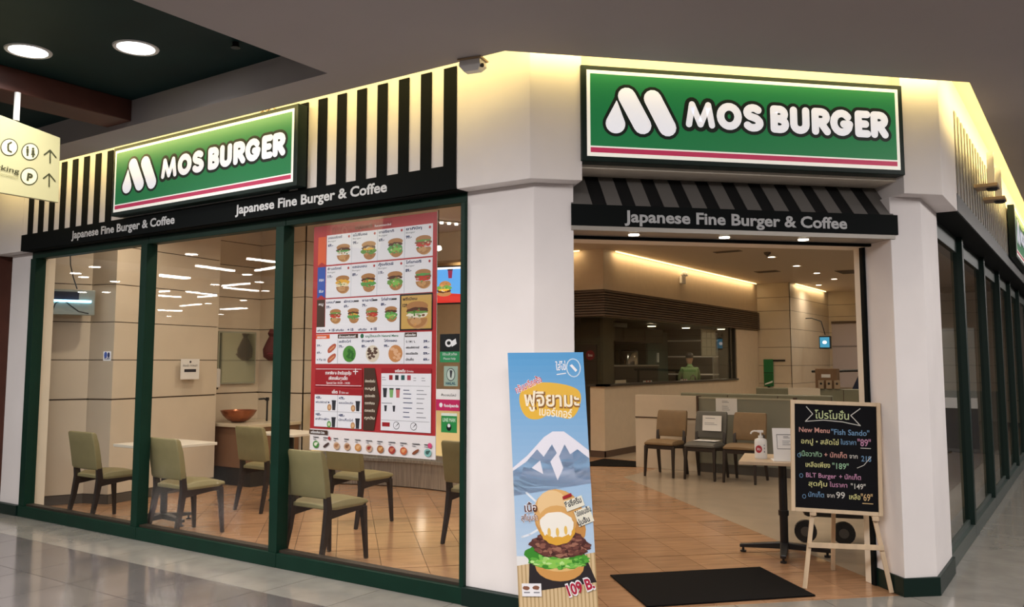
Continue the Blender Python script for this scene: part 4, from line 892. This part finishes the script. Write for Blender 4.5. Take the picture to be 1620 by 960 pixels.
# order counter
CR = (-6.65, 5.35)   # centre of the curved front
def arcpts(r, a0, a1, n): return [(CR[0]+r*math.cos(math.radians(a0+(a1-a0)*i/(n-1))), CR[1]+r*math.sin(math.radians(a0+(a1-a0)*i/(n-1)))) for i in range(n)]
def ring(r0, r1, z0, z1, a0=50, a1=124, n=26):
    o = arcpts(r1, a0, a1, n); i_ = arcpts(r0, a0, a1, n); return MB().prism(o+i_[::-1], z0, z1)
oc = thing('order_counter', 'curved order counter with a steel base and glowing yellow front', 'counter', (0, 0, 0))
ring(2.66, 2.95, .01, .40).build('steel_plinth', STEEL, oc)
ring(2.62, 2.95, .30, .335).build('steel_rail', STEEL, oc)
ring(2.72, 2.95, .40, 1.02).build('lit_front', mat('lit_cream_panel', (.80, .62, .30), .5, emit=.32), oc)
ring(2.60, 3.15, 1.02, 1.07).build('countertop', mat('cream_stone', (.62, .54, .40), .25), oc)
MB().cyl((-6.75, 8.06, .42), (-6.75, 8.06, .47), .05, n=16).build('uplighter', mat('lamp_warm', (1, .88, .7), emit=9), oc)
struct('pillar', MB().box(-8.66, -8.43, 7.95, 8.2, 0, HZ), PANEL)
struct('wall_counter_back', MB().box(-9.9, -8.55, 9.95, 10.05, 0, HZ), mat('brown_back_wall', (.12, .075, .045), .5))
sc_ = thing('menu_screen', 'lit blue menu screen with a red lower edge hanging over the order counter', 'screen', (-7.95, 9.32, 2.33), math.radians(12))
MB().box(-.75, .95, 0, .06, -.02, .52).build('bezel', PLASTK, sc_)
q = Print((0, -.002, 0), (1, 0, 0), (0, 0, 1), (0, -1, 0), .001); q.rect(-.73, 0, .93, .50, srgb('#5a9ede')); q.poly([(-.73, 0), (.93, 0), (.93, .10), (.4, .14), (-.73, .17)], srgb('#c23028')); q.rect(-.73, .47, .93, .50, K['w'])
burger(q, .45, .20, .26, 1); burger(q, .05, .24, .2, 3); cup(q, .55, .34, .13, srgb('#8a3048')); burger(q, -.4, .26, .24, 2); q.poly([(.20, .24), (.30, .34), (.34, .30), (.24, .20)], K['green']); q.build('picture', SCREEN, sc_)
for x in (-.5, .7): MB().cyl((x, .03, .52), (x, .03, .99), .012, n=8).build('hanger', PLASTK, sc_)
struct('ceiling_bulkhead', MB().box(-8.6, -6.7, 9.45, 9.7, 2.93, HZ), CREAM)
tl3 = thing('track_light', 'row of small ceiling spots above the menu screen', 'light', (-6.9, 8.66, 3.325), math.radians(65))
MB().box(-.22, .22, -.04, .04, -.015, 0).build('track', PLASTW, tl3)
for k in range(4): MB().cyl((-.16+k*.107, 0, -.035), (-.16+k*.107, 0, -.015), .022, n=10).build('bulb', mat('lamp_warm', (1, .88, .7), emit=9), tl3)
pl = thing('pendant_lamp', 'small round pendant lamp above the right end of the order counter', 'lamp', (-6.46, 7.98, 2.86))
MB().lathe([(.0001, -.03), (.035, -.015), (.04, 0), (.03, .03), (.0001, .035)], n=16).build('globe', mat('lamp_warm', (1, .88, .7), emit=9), pl); MB().cyl((0, 0, .03), (0, 0, .47), .004, n=6).build('cord', PLASTK, pl)
# shop ceiling fittings
for i, (x, y) in enumerate(SHOP_DL):
    seen = 11 <= i <= 15
    names_ = ['nearest', 'second nearest', 'middle', 'second farthest', 'farthest']
    lab = ('%s of the five ceiling downlights running back beside the kitchen' % names_[i-11]) if seen else 'recessed ceiling downlight elsewhere in the shop'
    t = thing('ceiling_downlight', lab, 'light', (x, y, HZ-.003), group='five downlights in a line' if seen else 'other shop downlights')
    MB().lathe([(.062, 0), (.062, -.004), (.09, -.006), (.10, -.004), (.10, 0)], n=20).build('bezel', CHROME, t)
    MB().cyl((0, 0, -.002), (0, 0, 0), .060, n=18).build('bulb', mat('lamp_warm', (1, .88, .7), emit=9), t)
VENTM = mat('vent_dark', (.10, .07, .05), .6)
for lab, x, y, w, d in (('dark slotted ceiling vent nearest the kitchen corner', -4.95, 13.7, .45, .16), ('dark slotted ceiling vent beyond the first, nearer the far wall', -5.4, 17.2, .45, .3), ('square dark ceiling vent toward the right jamb', -3.9, 18.2, .7, .7), ('dark ceiling slot close behind the entrance lintel on the right', -3.0, 13.6, .4, .14)):
    t = thing('ceiling_vent', lab, 'vent', (x, y, HZ-.012)); MB().box(-w/2, w/2, -d/2, d/2, 0, .010).build('frame', mat('vent_frame', (.28, .22, .17), .6), t)
    for k in range(5): MB().box(-w/2+.02, w/2-.02, -d/2+.015+k*(d-.03)/5, -d/2+.015+(k+.6)*(d-.03)/5, -.004, 0).build('slat', VENTM, t)
t = thing('smoke_detector', 'small dark smoke detector on the shop ceiling between the vents', 'detector', (-4.45, 14.2, HZ-.04)); MB().lathe([(.03, -.01), (.05, .01), (.06, .038)], n=18).build('body', VENTM, t); MB().cyl((0, 0, -.02), (0, 0, -.01), .02, n=10).build('cap', PLASTK, t)
cs = mat('cove_strip', (1, .78, .38), emit=2.2)
m = MB().box(-6.46, -6.44, 12.6, 19.7, 3.308, 3.325).build('cove_strip_light', cs); tag(m, 'warm strip light along the ceiling above the kitchen bulkhead', 'light')
m = MB().box(-9.6, -6.9, 12.17, 12.19, 3.308, 3.325).build('cove_strip_light', cs); tag(m, 'warm strip light on the short return left of the kitchen corner', 'light')
m = MB().box(-5.70, -5.68, 20.2, 22.9, 3.308, 3.325).build('cove_strip_light', cs); tag(m, 'warm strip light at the top of the far panelled pillar', 'light')
def warmstrip(loc, size, e, rot): area('cove_strip_lamp', loc, size, e, (1, .72, .38), rot)
warmstrip((-6.40, 16.1, 3.30), (.05, 7.0), 14, (0, math.radians(35), 0)); warmstrip((-8.2, 12.13, 3.30), (2.6, .05), 4, (math.radians(35), 0, 0)); warmstrip((-5.64, 21.6, 3.30), (.05, 2.6), 5, (0, math.radians(35), 0))
t = thing('emergency_light', 'small twin-head emergency light on the wall above the kitchen slats', 'lamp', (-6.495, 15.4, 3.00))
MB().box(0, .06, -.09, .09, 0, .14).build('battery_case', PLASTW, t, bevel=.008)
for s_ in (-1, 1): MB().cyl((.03, s_*.06, .16), (.10, s_*.06, .19), .035, .045, n=12).build('lamp_head', PLASTW, t)
# ================================================================ KITCHEN CONTENTS
st2 = thing('prep_counter', 'long steel kitchen worktop behind the service opening', 'counter', (-7.0, 15.95, 0))
MB().box(-.35, .35, -2.35, 2.4, .86, .90).build('worktop', STEEL, st2, bevel=.004); MB().box(-.32, .32, -2.3, 2.35, .10, .86).build('cabinet', mat('kit_steel_dark', (.12, .115, .10), .4, .6), st2)
sh = thing('equipment_stand', 'dark equipment stand carrying the steel urns in the kitchen', 'cabinet', (-7.9, 15.6, 0))
MB().box(-.35, .35, -1.4, 1.0, 0, 1.42).build('body', mat('kit_black', (.010, .009, .008), .4), sh); MB().box(-.37, .37, -1.42, 1.02, 1.42, 1.45).build('top_shelf', STEEL, sh)
for i, (y, h, r_, lab) in enumerate(((14.75, .28, .14, 'steel urn nearer the left edge of the kitchen opening'), (15.85, .32, .19, 'larger steel urn with a lid and knob in the kitchen'))):
    t = thing('steel_urn', lab, 'urn', (-7.85, y, 1.452)); MB().lathe([(r_, 0), (r_, h*.8), (r_*.96, h*.83)], n=24).build('body', CHROME, t, smooth=True); MB().lathe([(r_*1.02, h*.83), (r_*.85, h*.93), (.03, h), (.0001, h)], n=24).build('lid', CHROME, t, smooth=True); MB().cyl((0, 0, h), (0, 0, h+.05), .018, n=10).build('knob', PLASTK, t)
hd = thing('extractor_hood', 'dark extractor hood over the kitchen equipment', 'hood', (-8.1, 15.6, 1.90)); MB().box(-.5, .5, -1.6, 1.4, 0, .28).build('canopy', mat('hood_brown', (.05, .040, .030), .4, .4), hd, bevel=.01); MB().box(-.2, .2, -.3, .3, .28, .395).build('duct', STEEL, hd)
for k in range(3): MB().box(.5, .51, -1.4+k*.95, -.6+k*.95, .04, .24).build('filter_panel', KITD, hd)
fr = thing('tall_fridge', 'tall dark green kitchen fridge with a short pale handle', 'fridge', (-8.85, 18.45, 0)); MB().box(-.4, .4, -.5, .7, .05, 2.2).build('body', mat('fridge_green', (.030, .060, .052), .35), fr, bevel=.01); MB().box(.4, .42, -.47, .66, .1, 2.15).build('door', KITG, fr); MB().box(.42, .46, .02, .06, 1.5, 1.72).build('handle', PAPER, fr)
kd = thing('kitchen_cupboard', 'olive grey cupboard door at the left end of the kitchen opening', 'cupboard', (-7.36, 12.9, 0)); MB().box(-.05, .44, 0, .5, 0, 2.25).build('body', mat('olive_steel', (.085, .080, .052), .4, .3), kd); MB().box(.0, .38, -.02, 0, .1, 1.8).build('door', mat('cupboard_door', (.05, .040, .030), .4), kd)
q = Print((.26, -.024, 1.62), (1, 0, 0), (0, 0, 1), (0, -1, 0), .001); q.ell(0, 0, .085, .085, srgb('#8a2430')); q.text('ร้อน', 0, -.02, .04, K['w'], align='c', bold=.02); q.build('round_sign', PRINT, kd)
for i, (y, lab, col, w) in enumerate(((14.0, 'white tray of food beside the left edge of the service opening', '#d8ccb8', .42), (14.7, 'small row of condiment jars on the kitchen worktop', '#c08a70', .34), (16.4, 'low steel pan on the kitchen worktop', '#a09a90', .3))):
    t = thing(('food_tray', 'jar_rack', 'steel_pan')[i], lab, ('tray', 'rack', 'pan')[i], (-6.95, y, .902))
    MB().box(-.16, .16, -w/2, w/2, 0, .02).box(-.16, -.145, -w/2, w/2, .02, .28 if i == 0 else .10).build('base', mat('tray_%d' % i, srgb(col), .4), t, bevel=.003)
    for k in range(5): MB().cyl((.05, -w/2+.04+k*(w-.08)/4, .02), (.05, -w/2+.04+k*(w-.08)/4, .22 if i == 0 else .26), .028, n=10).build('jar' if i == 1 else 'container', (PLASTW, mat('jar_red', (.4, .06, .04), .4))[k % 2], t)
t = thing('mixer_tap', 'pale mixer tap standing on the kitchen worktop near the worker', 'tap', (-7.0, 17.25, .902)); MB().cyl((0, 0, 0), (0, 0, .30), .018).build('column', CHROME, t, smooth=True); MB().tube([(0, 0, .29), (.0, -.10, .33), (0, -.22, .30), (0, -.24, .24)], .012).build('spout', CHROME, t, smooth=True)
t = thing('notice_sheets', 'large pale sheet of pinned orders inside the right end of the kitchen glass', 'notice', (-6.70, 17.25, 1.62)); MB().box(0, .01, -.40, .42, 0, .56).build('board', mat('order_paper', (.42, .40, .30), .6), t)
for k in range(9): MB().box(.010, .014, -.37+.26*(k % 3), -.15+.26*(k % 3), .03+.18*(k//3), .18+.18*(k//3)).build('sheet', mat('order_paper2', (.55, .53, .42), .6), t)
for i, (x, y) in enumerate(((-7.75, 16.75), (-7.5, 18.0), (-7.1, 19.1))):
    t = thing('kitchen_lamp', ('leftmost', 'middle', 'rightmost')[i]+' of the round ceiling lamps glowing inside the kitchen', 'light', (x, y, 2.262)); MB().cyl((0, 0, 0), (0, 0, .035), .10, n=18).build('bezel', PLASTW, t); MB().cyl((0, 0, -.01), (0, 0, 0), .085, n=18).build('bulb', mat('lamp_kitchen', (1, .86, .55), emit=5), t)
    lamp((x, y, 2.245), 5.5, (1, .85, .6), .05)
lamp((-7.3, 14.2, 2.28), 4, (1, .85, .6), .05)  # extra kitchen lamp with no fitting built around it
t = thing('shelf_unit', 'pale lit shelf at the back of the kitchen above the worker', 'shelf', (-9.3, 19.2, 0))
for z in (1.2, 1.62, 2.0): MB().box(-.25, 1.9, .2, .5, z, z+.03).build('shelf_board', PAPER, t)
for x in (-.22, 1.86): MB().box(x, x+.03, .2, .5, 0, 2.2).build('upright', STEEL, t)
# kitchen worker
def skin_body(name, joints, edges, m, parent, sub=2):
    me = bpy.data.meshes.new(name); me.from_pydata([j[:3] for j in joints], edges, []); me.update(); me.materials.append(m)
    o = bpy.data.objects.new(name, me); COL.objects.link(o); o.parent = parent
    sk_ = o.modifiers.new('skin', 'SKIN'); 
    if not me.skin_vertices: me.attributes.new('x', 'FLOAT', 'POINT')
    for i, j in enumerate(joints): me.skin_vertices[0].data[i].radius = (j[3], j[4] if len(j) > 4 else j[3])
    me.skin_vertices[0].data[0].use_root = True
    s_ = o.modifiers.new('sub', 'SUBSURF'); s_.levels = sub; s_.render_levels = sub
    return o
wk = thing('person', 'person in a pale green shirt, dark cap and face mask working in the kitchen', 'person', (-7.72, 18.70, 0), math.radians(215))
SKINM = mat('skin', (.42, .24, .15), .5); SHIRT = mat('green_shirt', (.16, .27, .10), .7); TROU = mat('dark_trousers', (.02, .02, .022), .7)
J = [(0, 0, .92, .15, .11), (0, 0, 1.10, .15, .105), (0, .01, 1.28, .165, .11), (0, .01, 1.38, .09, .08), (0, 0, 1.45, .052), (0, -.01, 1.50, .055),
     (.17, 0, 1.34, .062), (.23, -.08, 1.12, .045), (.14, -.26, 1.02, .032), (-.17, 0, 1.34, .062), (-.23, -.08, 1.12, .045), (-.14, -.26, 1.02, .032),
     (.09, 0, .84, .09), (.10, -.01, .48, .062), (.10, .02, .09, .042), (.10, -.10, .04, .035), (-.09, 0, .84, .09), (-.10, -.01, .48, .062), (-.10, .02, .09, .042), (-.10, -.10, .04, .035)]
import itertools
body = skin_body('body', J, [(0, 1), (1, 2), (2, 3), (3, 4), (4, 5), (2, 6), (6, 7), (7, 8), (2, 9), (9, 10), (10, 11), (0, 12), (12, 13), (13, 14), (14, 15), (0, 16), (16, 17), (17, 18), (18, 19)], SHIRT, wk)
skin_body('trousers', [(0, 0, .90, .155, .115), (.09, 0, .82, .095), (.10, -.01, .48, .068), (.10, .02, .10, .050), (-.09, 0, .82, .095), (-.10, -.01, .48, .068), (-.10, .02, .10, .050)], [(0, 1), (1, 2), (2, 3), (0, 4), (4, 5), (5, 6)], TROU, wk)
rings = []
for z, rx, ry, yo in ((1.46, .045, .05, 0), (1.49, .058, .07, -.01), (1.53, .068, .085, -.012), (1.58, .074, .092, -.006), (1.63, .073, .090, 0), (1.67, .06, .075, .004), (1.695, .03, .04, .005)):
    rings.append([(rx*math.cos(a), yo+ry*math.sin(a), z) for a in [2*math.pi*i/18 for i in range(18)]])
head = MB().loft(rings).build('head', SKINM, wk, smooth=True)
MB().lathe([(.012, 0), (.02, .02), (.008, .05)], c=(0, -.098, 1.555), n=8).build('nose', SKINM, head, smooth=True)
for s_ in (-1, 1):
    MB().lathe([(.0001, 0), (.010, .008), (.0001, .016)], c=(s_*.028, -.092, 1.582), n=8).build('eye', PLASTK, head)
    MB().box(s_*.072-.006, s_*.072+.006, -.01, .02, 1.55, 1.60).build('ear', SKINM, head, bevel=.004)
MB().loft([[(.064*math.cos(a), -.012+.092*math.sin(a), z) for a in [math.pi+math.pi*i/10 for i in range(11)]] for z in (1.505, 1.53, 1.565)], cap=False).build('face_mask', PLASTW, wk, smooth=True)
MB().loft([[(r_*math.cos(a), .005+r_*1.2*math.sin(a), z) for a in [2*math.pi*i/18 for i in range(18)]] for z, r_ in ((1.60, .080), (1.65, .088), (1.70, .078), (1.73, .03))]).box(-.06, .06, -.16, -.08, 1.615, 1.63).build('cap', PLASTK, wk, smooth=True)
for s_ in (-1, 1):
    hx = .14*s_
    h = MB().box(hx-.035, hx+.035, -.33, -.25, 1.0, 1.025)
    hnd = h.build('hand', SKINM, wk, bevel=.008)
    for k, L in enumerate((.06, .07, .065, .05)): MB().tube([(hx-.027+k*.018, -.325, 1.013), (hx-.027+k*.018, -.325-L*.6, 1.010), (hx-.027+k*.018, -.325-L, .998)], .0085, n=6).build('finger', SKINM, hnd, smooth=True)
    MB().tube([(hx-.03*s_, -.27, 1.013), (hx-.055*s_, -.30, 1.008), (hx-.06*s_, -.33, 1.0)], .010, n=6).build('thumb', SKINM, hnd, smooth=True)
# ================================================================ RIGHT INTERIOR
pw = struct('partition_low', MB().box(-5.56, -4.62, 11.42, 11.52, 0, 1.03), PANEL)
MB().box(-5.56, -4.62, 11.412, 11.42, .705, .722).box(-4.625, -4.60, 11.41, 11.53, 0, 1.035).build('dark_joint', GROOVE, pw)
PGG = mat('frosted_green_glass', (.25, .25, .20), .25)
pg = thing('glass_partition', 'grey-green glazed booth partition behind the row of waiting chairs', 'partition', (-4.60, 11.44, 0))
MB().box(0, 1.30, 0, .04, .12, 1.0).build('panel', PGG, pg); MB().box(0, 1.30, -.01, .05, 0, .12).build('kick_board', BASEB, pg); MB().box(1.30, 1.34, -.01, .05, 0, 1.04).build('post', GROOVE, pg); MB().box(0, 1.30, -.005, .045, 1.0, 1.02).build('top_edge', mat('pale_edge', (.4, .38, .28), .3), pg)
m = MB().box(-.15, .15, -.003, 0, -.11, .11).build('paper_notice', PAPER); tag(m, 'white notice taped to the glass partition above the grey chair', 'notice'); m.location = (-4.20, 11.435, .90)
q = Print((0, -.0035, 0), (1, 0, 0), (0, 0, 1), (0, -1, 0)); q.lines(-.06, .0, .12, 3, .025, .006, K['grey']); q.lay += 1; q.lines(-.06, .07, .12, 2, .018, .006, K['grey']); q.build('print', PRINT, m)
for lab, x0, x1, y, z in (('long grey-green booth back running behind the partition', -5.7, -3.3, 13.4, 1.0), ('farther grey-green booth back under the cardboard box', -5.4, -1.3, 16.3, 1.02)):
    t = thing('booth_seat', lab, 'bench', (x0, y, 0)); L = x1-x0
    MB().box(0, L, 0, .12, 0, z).build('backrest', mat('booth_green', (.235, .235, .165), .45, noise=.05), t, bevel=.015)
    MB().box(0, L, .12, .60, 0, .45).build('seat', mat('booth_green', (.235, .235, .165), .45), t, bevel=.02)
    for k in range(1, int(L/.8)+1): MB().box(k*.8-.006, k*.8+.006, -.004, 0, .05, z-.02).build('seam', GROOVE, t)
m = MB().box(0, .58, 0, .02, .80, 1.03).build('white_board_panel', CREAM); tag(m, 'small cream panel fixed on the booth back left of the boxes', 'panel'); m.location = (-4.78, 16.27, 0)
t = thing('cardboard_box', 'brown cardboard box resting on the far booth back', 'box', (-4.10, 16.42, 1.022)); MB().box(-.19, .19, -.11, .11, 0, .36).build('carton', CARD, t, bevel=.004); MB().box(-.08, .08, -.113, -.111, .2, .26).build('label', PAPER, t); MB().box(-.19, .19, -.02, .02, .36, .363).build('tape', mat('tape', (.35, .25, .15), .3), t)
for i in range(3):
    t = thing('small_carton', ('leftmost', 'middle', 'rightmost')[i]+' of three little pale cartons in front of the cardboard box', 'box', (-4.18+i*.14, 16.285, 1.022)); MB().box(-.05, .05, -.02, .02, 0, .15).build('carton', mat('pale_carton', (.40, .30, .20), .7), t, bevel=.003)
    MB().cyl((0, -.022, .09), (0, -.02, .09), .022, n=10).build('spot', PLASTK, t)
bl2 = thing('roller_blind', 'tall pale violet blind covering the opening in the far wall', 'blind', (-5.66, 23.28, 0))
MB().box(0, .95, -.03, 0, .85, 2.50).build('fabric', mat('violet_blind', (.47, .42, .44), .7), bl2); MB().box(0, .95, -.05, .0, 2.50, 2.56).build('cassette', GROOVE, bl2); MB().box(0, .95, -.04, -.03, 1.90, 1.93).build('lettering_strip', mat('blind_grey', (.25, .22, .23), .7), bl2)
tv = thing('wall_monitor', 'small glowing monitor on a bracket on the far pillar', 'screen', (-5.28, 21.0, 1.85)); MB().box(-.13, .13, 0, .12, -.03, .27).build('case', PLASTK, tv, bevel=.01)
q = Print((0, -.002, 0), (1, 0, 0), (0, 0, 1), (0, -1, 0), .001); q.rect(-.11, 0, .11, .24, srgb('#3a7f9e')); q.ell(0, .12, .05, .04, K['w']); q.build('picture', SCREEN, tv); MB().tube([(0, .06, .30), (-.08, .06, .62), (-.30, .06, .70), (-.44, .06, .70)], .012).build('bracket', PLASTK, tv)
um = thing('folded_parasol', 'dark blue folded cloth shape leaning up at the right side of the shop', 'parasol', (-3.50, 17.15, 0)); 
MB().add([(-.55, 0, .55), (.02, 0, .55), (.05, 0, 1.68), (-.02, .0, 1.70), (-.55, .16, .55), (.02, .22, .55), (.05, .10, 1.68), (-.02, .10, 1.70)], [(0, 1, 2, 3), (7, 6, 5, 4), (0, 4, 5, 1), (1, 5, 6, 2), (2, 6, 7, 3), (3, 7, 4, 0)]).build('cloth', mat('navy_cloth', (.014, .022, .06), .7), um, bevel=.02); MB().cyl((0, .08, 0), (.02, .06, 2.5), .018, n=10).build('pole', mat('grey_pole', (.12, .11, .12), .4), um)
rl = thing('black_rail', 'black handrail with posts in front of the violet blind', 'rail', (-5.0, 19.5, 0)); MB().tube([(-.2, 0, 1.30), (.4, 0, 1.31), (.9, 0, 1.33), (1.4, 0, 1.32)], .028).build('handrail', PLASTK, rl)
for x in (.28, 1.3): MB().cyl((x, 0, 0), (x, 0, 1.31), .03, n=10).build('post', PLASTK, rl)
t = thing('green_display', 'narrow green poster stand beside the kitchen corner', 'poster', (-6.37, 19.84, 0)); MB().box(.08, .14, -.02, 0, 0, .95).build('stand', PLASTK, t); MB().box(0, .22, -.02, 0, .95, 1.57).build('panel', mat('green_display', (.02, .20, .07), .4), t, bevel=.004)
q = Print((0, -.021, .95), (1, 0, 0), (0, 0, 1), (0, -1, 0), .001); q.rect(.015, .02, .205, .28, K['dgreen']); q.poly([(.02, .06), (.2, .13), (.2, .09), (.02, .03)], K['w']); q.rect(.0, .30, .22, .315, K['black']); q.build('print', PRINT, t)
m = MB().box(-.14, .14, -.012, 0, 0, .04).build('wall_vent', PLASTK); tag(m, 'short black slot on the far pillar beside the green poster stand', 'vent'); m.location = (-6.02, 19.865, 1.52)
t = thing('stroller', 'dark pushchair shape standing behind the chalkboard easel', 'pushchair', (-1.92, 7.55, 0), .3)
MB().box(-.20, .38, -.10, .30, .22, .50).build('seat', PLASTK, t, bevel=.04); MB().tube([(-.2, .1, .3), (-.26, .1, .66)], .012).build('handle', PAPER, t)
for x in (-.18, .12, .38): MB().cyl((x, -.03, .09), (x, .03, .09), .09, n=20).build('wheel', PLASTK, t); MB().cyl((x, -.035, .09), (x, .035, .09), .04, n=12).build('hub', BASEB, t)
# ================================================================ MALL FITTINGS
def ceil_light(x, y, lab):
    t = thing('mall_downlight', lab, 'light', (x, y, 3.498)); MB().lathe([(.115, 0), (.115, -.006), (.135, -.008), (.14, 0)], n=28).build('bezel', PLASTW, t)
    MB().cyl((0, 0, -.004), (0, 0, 0), .112, n=28).build('lens', mat('lamp_white', (1, 1, 1), emit=14), t); lamp((x, y, 3.48), 14, (1, .96, .92), .1)
ceil_light(-5.58, 2.692, 'round white downlight at the left in the dark green ceiling recess'); ceil_light(-4.955, 3.05, 'round white downlight nearer the corner of the dark green ceiling recess')
t = thing('sprinkler_head', 'small dark sprinkler in the dark ceiling recess near its corner', 'sprinkler', (-4.36, 3.354, 3.47)); MB().cyl((0, 0, 0), (0, 0, .03), .02, n=10).build('body', PLASTK, t); MB().cyl((0, 0, -.006), (0, 0, 0), .03, n=10).build('deflector', PLASTK, t)
# wayfinding sign
DS = 6.05
q0 = dp(95.5, 218, DS); q1 = dp(93, 320.5, DS); q2 = dp(0, 180, DS-.30); q3 = dp(0, 305.5, DS-.30)
wu = (q0-q2).normalized(); wn = wu.cross(q0-q1).normalized()
if wn.dot(-q0) < 0: wn = -wn
wv = wn.cross(wu)
if wv.z < 0: wv = -wv
def onsign(px, py):
    d = dp(px, py, 1)-Vector((0, 0, CAMZ)); k = (q0-Vector((0, 0, CAMZ))).dot(wn)/d.dot(wn); p = Vector((0, 0, CAMZ))+d*k-q0
    return p.dot(wu), p.dot(wv)
ws = thing('direction_sign', 'pale yellow hanging direction sign with parking and toilet symbols', 'sign', q0)
def TW(a, b_, c): return tuple(wu*a+wv*b_+wn*c)
cnr = [onsign(95.5, 218), onsign(93, 320.5), onsign(-110, 286), onsign(-110, 140)]
MB().add([TW(a, b_, c) for c in (-.05, 0) for a, b_ in cnr], [(3, 2, 1, 0), (4, 5, 6, 7), (0, 1, 5, 4), (1, 2, 6, 5), (2, 3, 7, 6), (3, 0, 4, 7)]).build('sign_box', mat('yellow_sign', (.47, .44, .24), .45, spec=.25), ws, bevel=.003)
P = Print(TW(0, 0, .001), wu, wv, wn, .0006)
INK = srgb('#3a3a20'); P.xf = onsign
SLOPE = .27
for k_, (px, py) in enumerate(((14.5, 233), (47.5, 240), (46, 279))):
    P.ell(px, py, 14, 14, INK, 1, 28); P.ell(px, py, 12.3, 12.3, srgb('#e8e0b0'), 2, 28)
for d_ in (-4.2, 4.6):
    y0 = 240+d_*SLOPE; P.ell(47.5+d_, y0-6, 1.9, 1.9, INK, 3); P.rect(45.4+d_, y0-4, 49.6+d_, y0+3, INK, 3); P.rect(46+d_, y0+3, 49+d_, y0+8, INK, 3)
P.poly([(52.1-3.6, 245.5), (52.1+3.6, 246), (52.1, 236)], INK, 3.2)
P.stroke([(17.5, 225.5), (13, 228), (12.4, 233), (13, 238), (17.5, 240.5)], 1.5, INK, 3)
for px, py in ((79, 247.5), (77.5, 285)):
    for seg in ([(px, py+10), (px, py-9.5)], [(px-9, py-3), (px, py-10), (px+9.3, py+1.5)]): P.stroke(seg, 1.05, INK, 3)
P.xf = None; P.lay = 5
k_ = (Vector(onsign(60, 280))-Vector(onsign(30, 272))).length/31.
def stx(t_, px, py, h, col, al, w=None, b_=.0):
    a, c = onsign(px, py); e = onsign(px+20, py+20*SLOPE*.8); P.text(t_, a, c, h*k_, col, align=al, rot=math.atan2(e[1]-c, e[0]-a), bold=b_, w=w*k_ if w else None)
stx('P', 46, 285.5, 12.5, INK, 'c', None, .05); stx('Parking', 29.5, 275, 9, INK, 'r', 52, .01); stx('ที่จอดรถยนต์', 28, 283.5, 5, srgb('#8a8658'), 'r'); stx('โทรศัพท์', -4, 228, 9, INK, 'r')
P.build('sign_symbols', PRINT, ws)
a_, c_ = onsign(28, 190); a = Vector(TW(a_, c_, -.025))
MB().cyl(a, a+Vector((0, 0, 3.335-q0.z-a.z)), .020, n=12).build('hanging_rod', PLASTW, ws)
# boxed emergency camera units on the cove edge
def camunit(lab, x, y, rz, z=3.298):
    t = thing('security_unit', lab, 'camera', (x, y, z), rz); t.scale = (.78, .78, .78)
    MB().box(-.10, .10, -.07, .07, -.012, 0).build('mount_plate', mat('unit_tan', (.42, .30, .18), .5), t)
    MB().loft([[(-.085, -.06, -.012), (.085, -.06, -.012), (.085, .06, -.012), (-.085, .06, -.012)], [(-.09, -.065, -.055), (.09, -.065, -.055), (.09, .065, -.055), (-.09, .065, -.055)], [(-.06, -.035, -.095), (.06, -.035, -.095), (.06, .035, -.095), (-.06, .035, -.095)]]).build('case', PLASTW, t, bevel=.004)
    MB().cyl((.085, -.03, -.06), (.098, -.035, -.065), .016, n=12).build('lens', PLASTK, t)
camunit('beige box-shaped unit on the ceiling edge above the left white pillar', -2.985, 4.00, .2)
for i, (y, lab) in enumerate(((8.3, 'nearer tan bracketed unit on the lit cornice at upper right'), (9.0, 'farther tan bracketed unit on the lit cornice at upper right'))):
    t = thing('cornice_unit', lab, 'camera', (-.66, y, 2.98)); MB().box(-.13, .05, -.10, .10, 0, .03).build('plate', mat('unit_tan', (.42, .30, .18), .5), t, bevel=.005); MB().box(-.03, .02, -.02, .02, .03, .31).build('arm', PLASTW, t); MB().lathe([(.04, -.02), (.05, 0)], n=12).build('dome', PLASTK, t)
t = thing('wire_bracket', 'thin tangled wire bracket standing on top of the left green sign', 'bracket', (-5.06, 4.20, 3.378)); MB().tube([(-.09, 0, 0), (-.05, .01, .03), (0, 0, .008), (.05, -.01, .032), (.09, 0, .005)], .005).build('wire', mat('unit_tan', (.42, .30, .18), .5), t); MB().tube([(-.04, 0, 0), (-.06, 0, .034)], .004).tube([(.03, 0, 0), (.02, 0, .034)], .004).build('clip', mat('unit_tan', (.42, .30, .18), .5), t)
# kiosk across the corridor (mirrored in the side windows)
kk = thing('mall_kiosk', 'kiosk with a white rail and dark blue lettered panel, mirrored in the side windows', 'kiosk', (0, 17.0, 0))
MB().box(-.20, 2.2, 0, .08, .0, .70).build('front_panel', mat('kiosk_navy', (.018, .016, .035), .3), kk); MB().box(-.20, 2.2, -.02, .10, .70, .88).build('white_rail', mat('kiosk_white', (.75, .73, .70), .4), kk); MB().box(-.20, 2.2, 0, .04, .88, 2.1).build('glass_screen', mat('kiosk_grey', (.22, .23, .22), .2), kk)
q = Print((0, -.002, 0), (-1, 0, 0), (0, 0, 1), (0, -1, 0), .001); q.u = Vector((1, 0, 0)); q.text('โปรโมชั่น', .35, .40, .12, K['w'], bold=.02); q.ell(1.5, .45, .12, .12, K['grey']); q.build('panel_print', PRINT, kk)
rb = thing('red_banner', 'tall red vertical banner across the corridor, mirrored in the side windows', 'banner', (.30, 16.2, 0)); MB().box(-.02, .02, -.16, .16, .5, 2.6).build('cloth', mat('red_banner', (.30, .03, .05), .6), rb); MB().cyl((0, 0, 0), (0, 0, 2.7), .015).build('pole', PLASTK, rb); MB().box(-.15, .15, -.15, .15, 0, .02).build('base', PLASTK, rb)
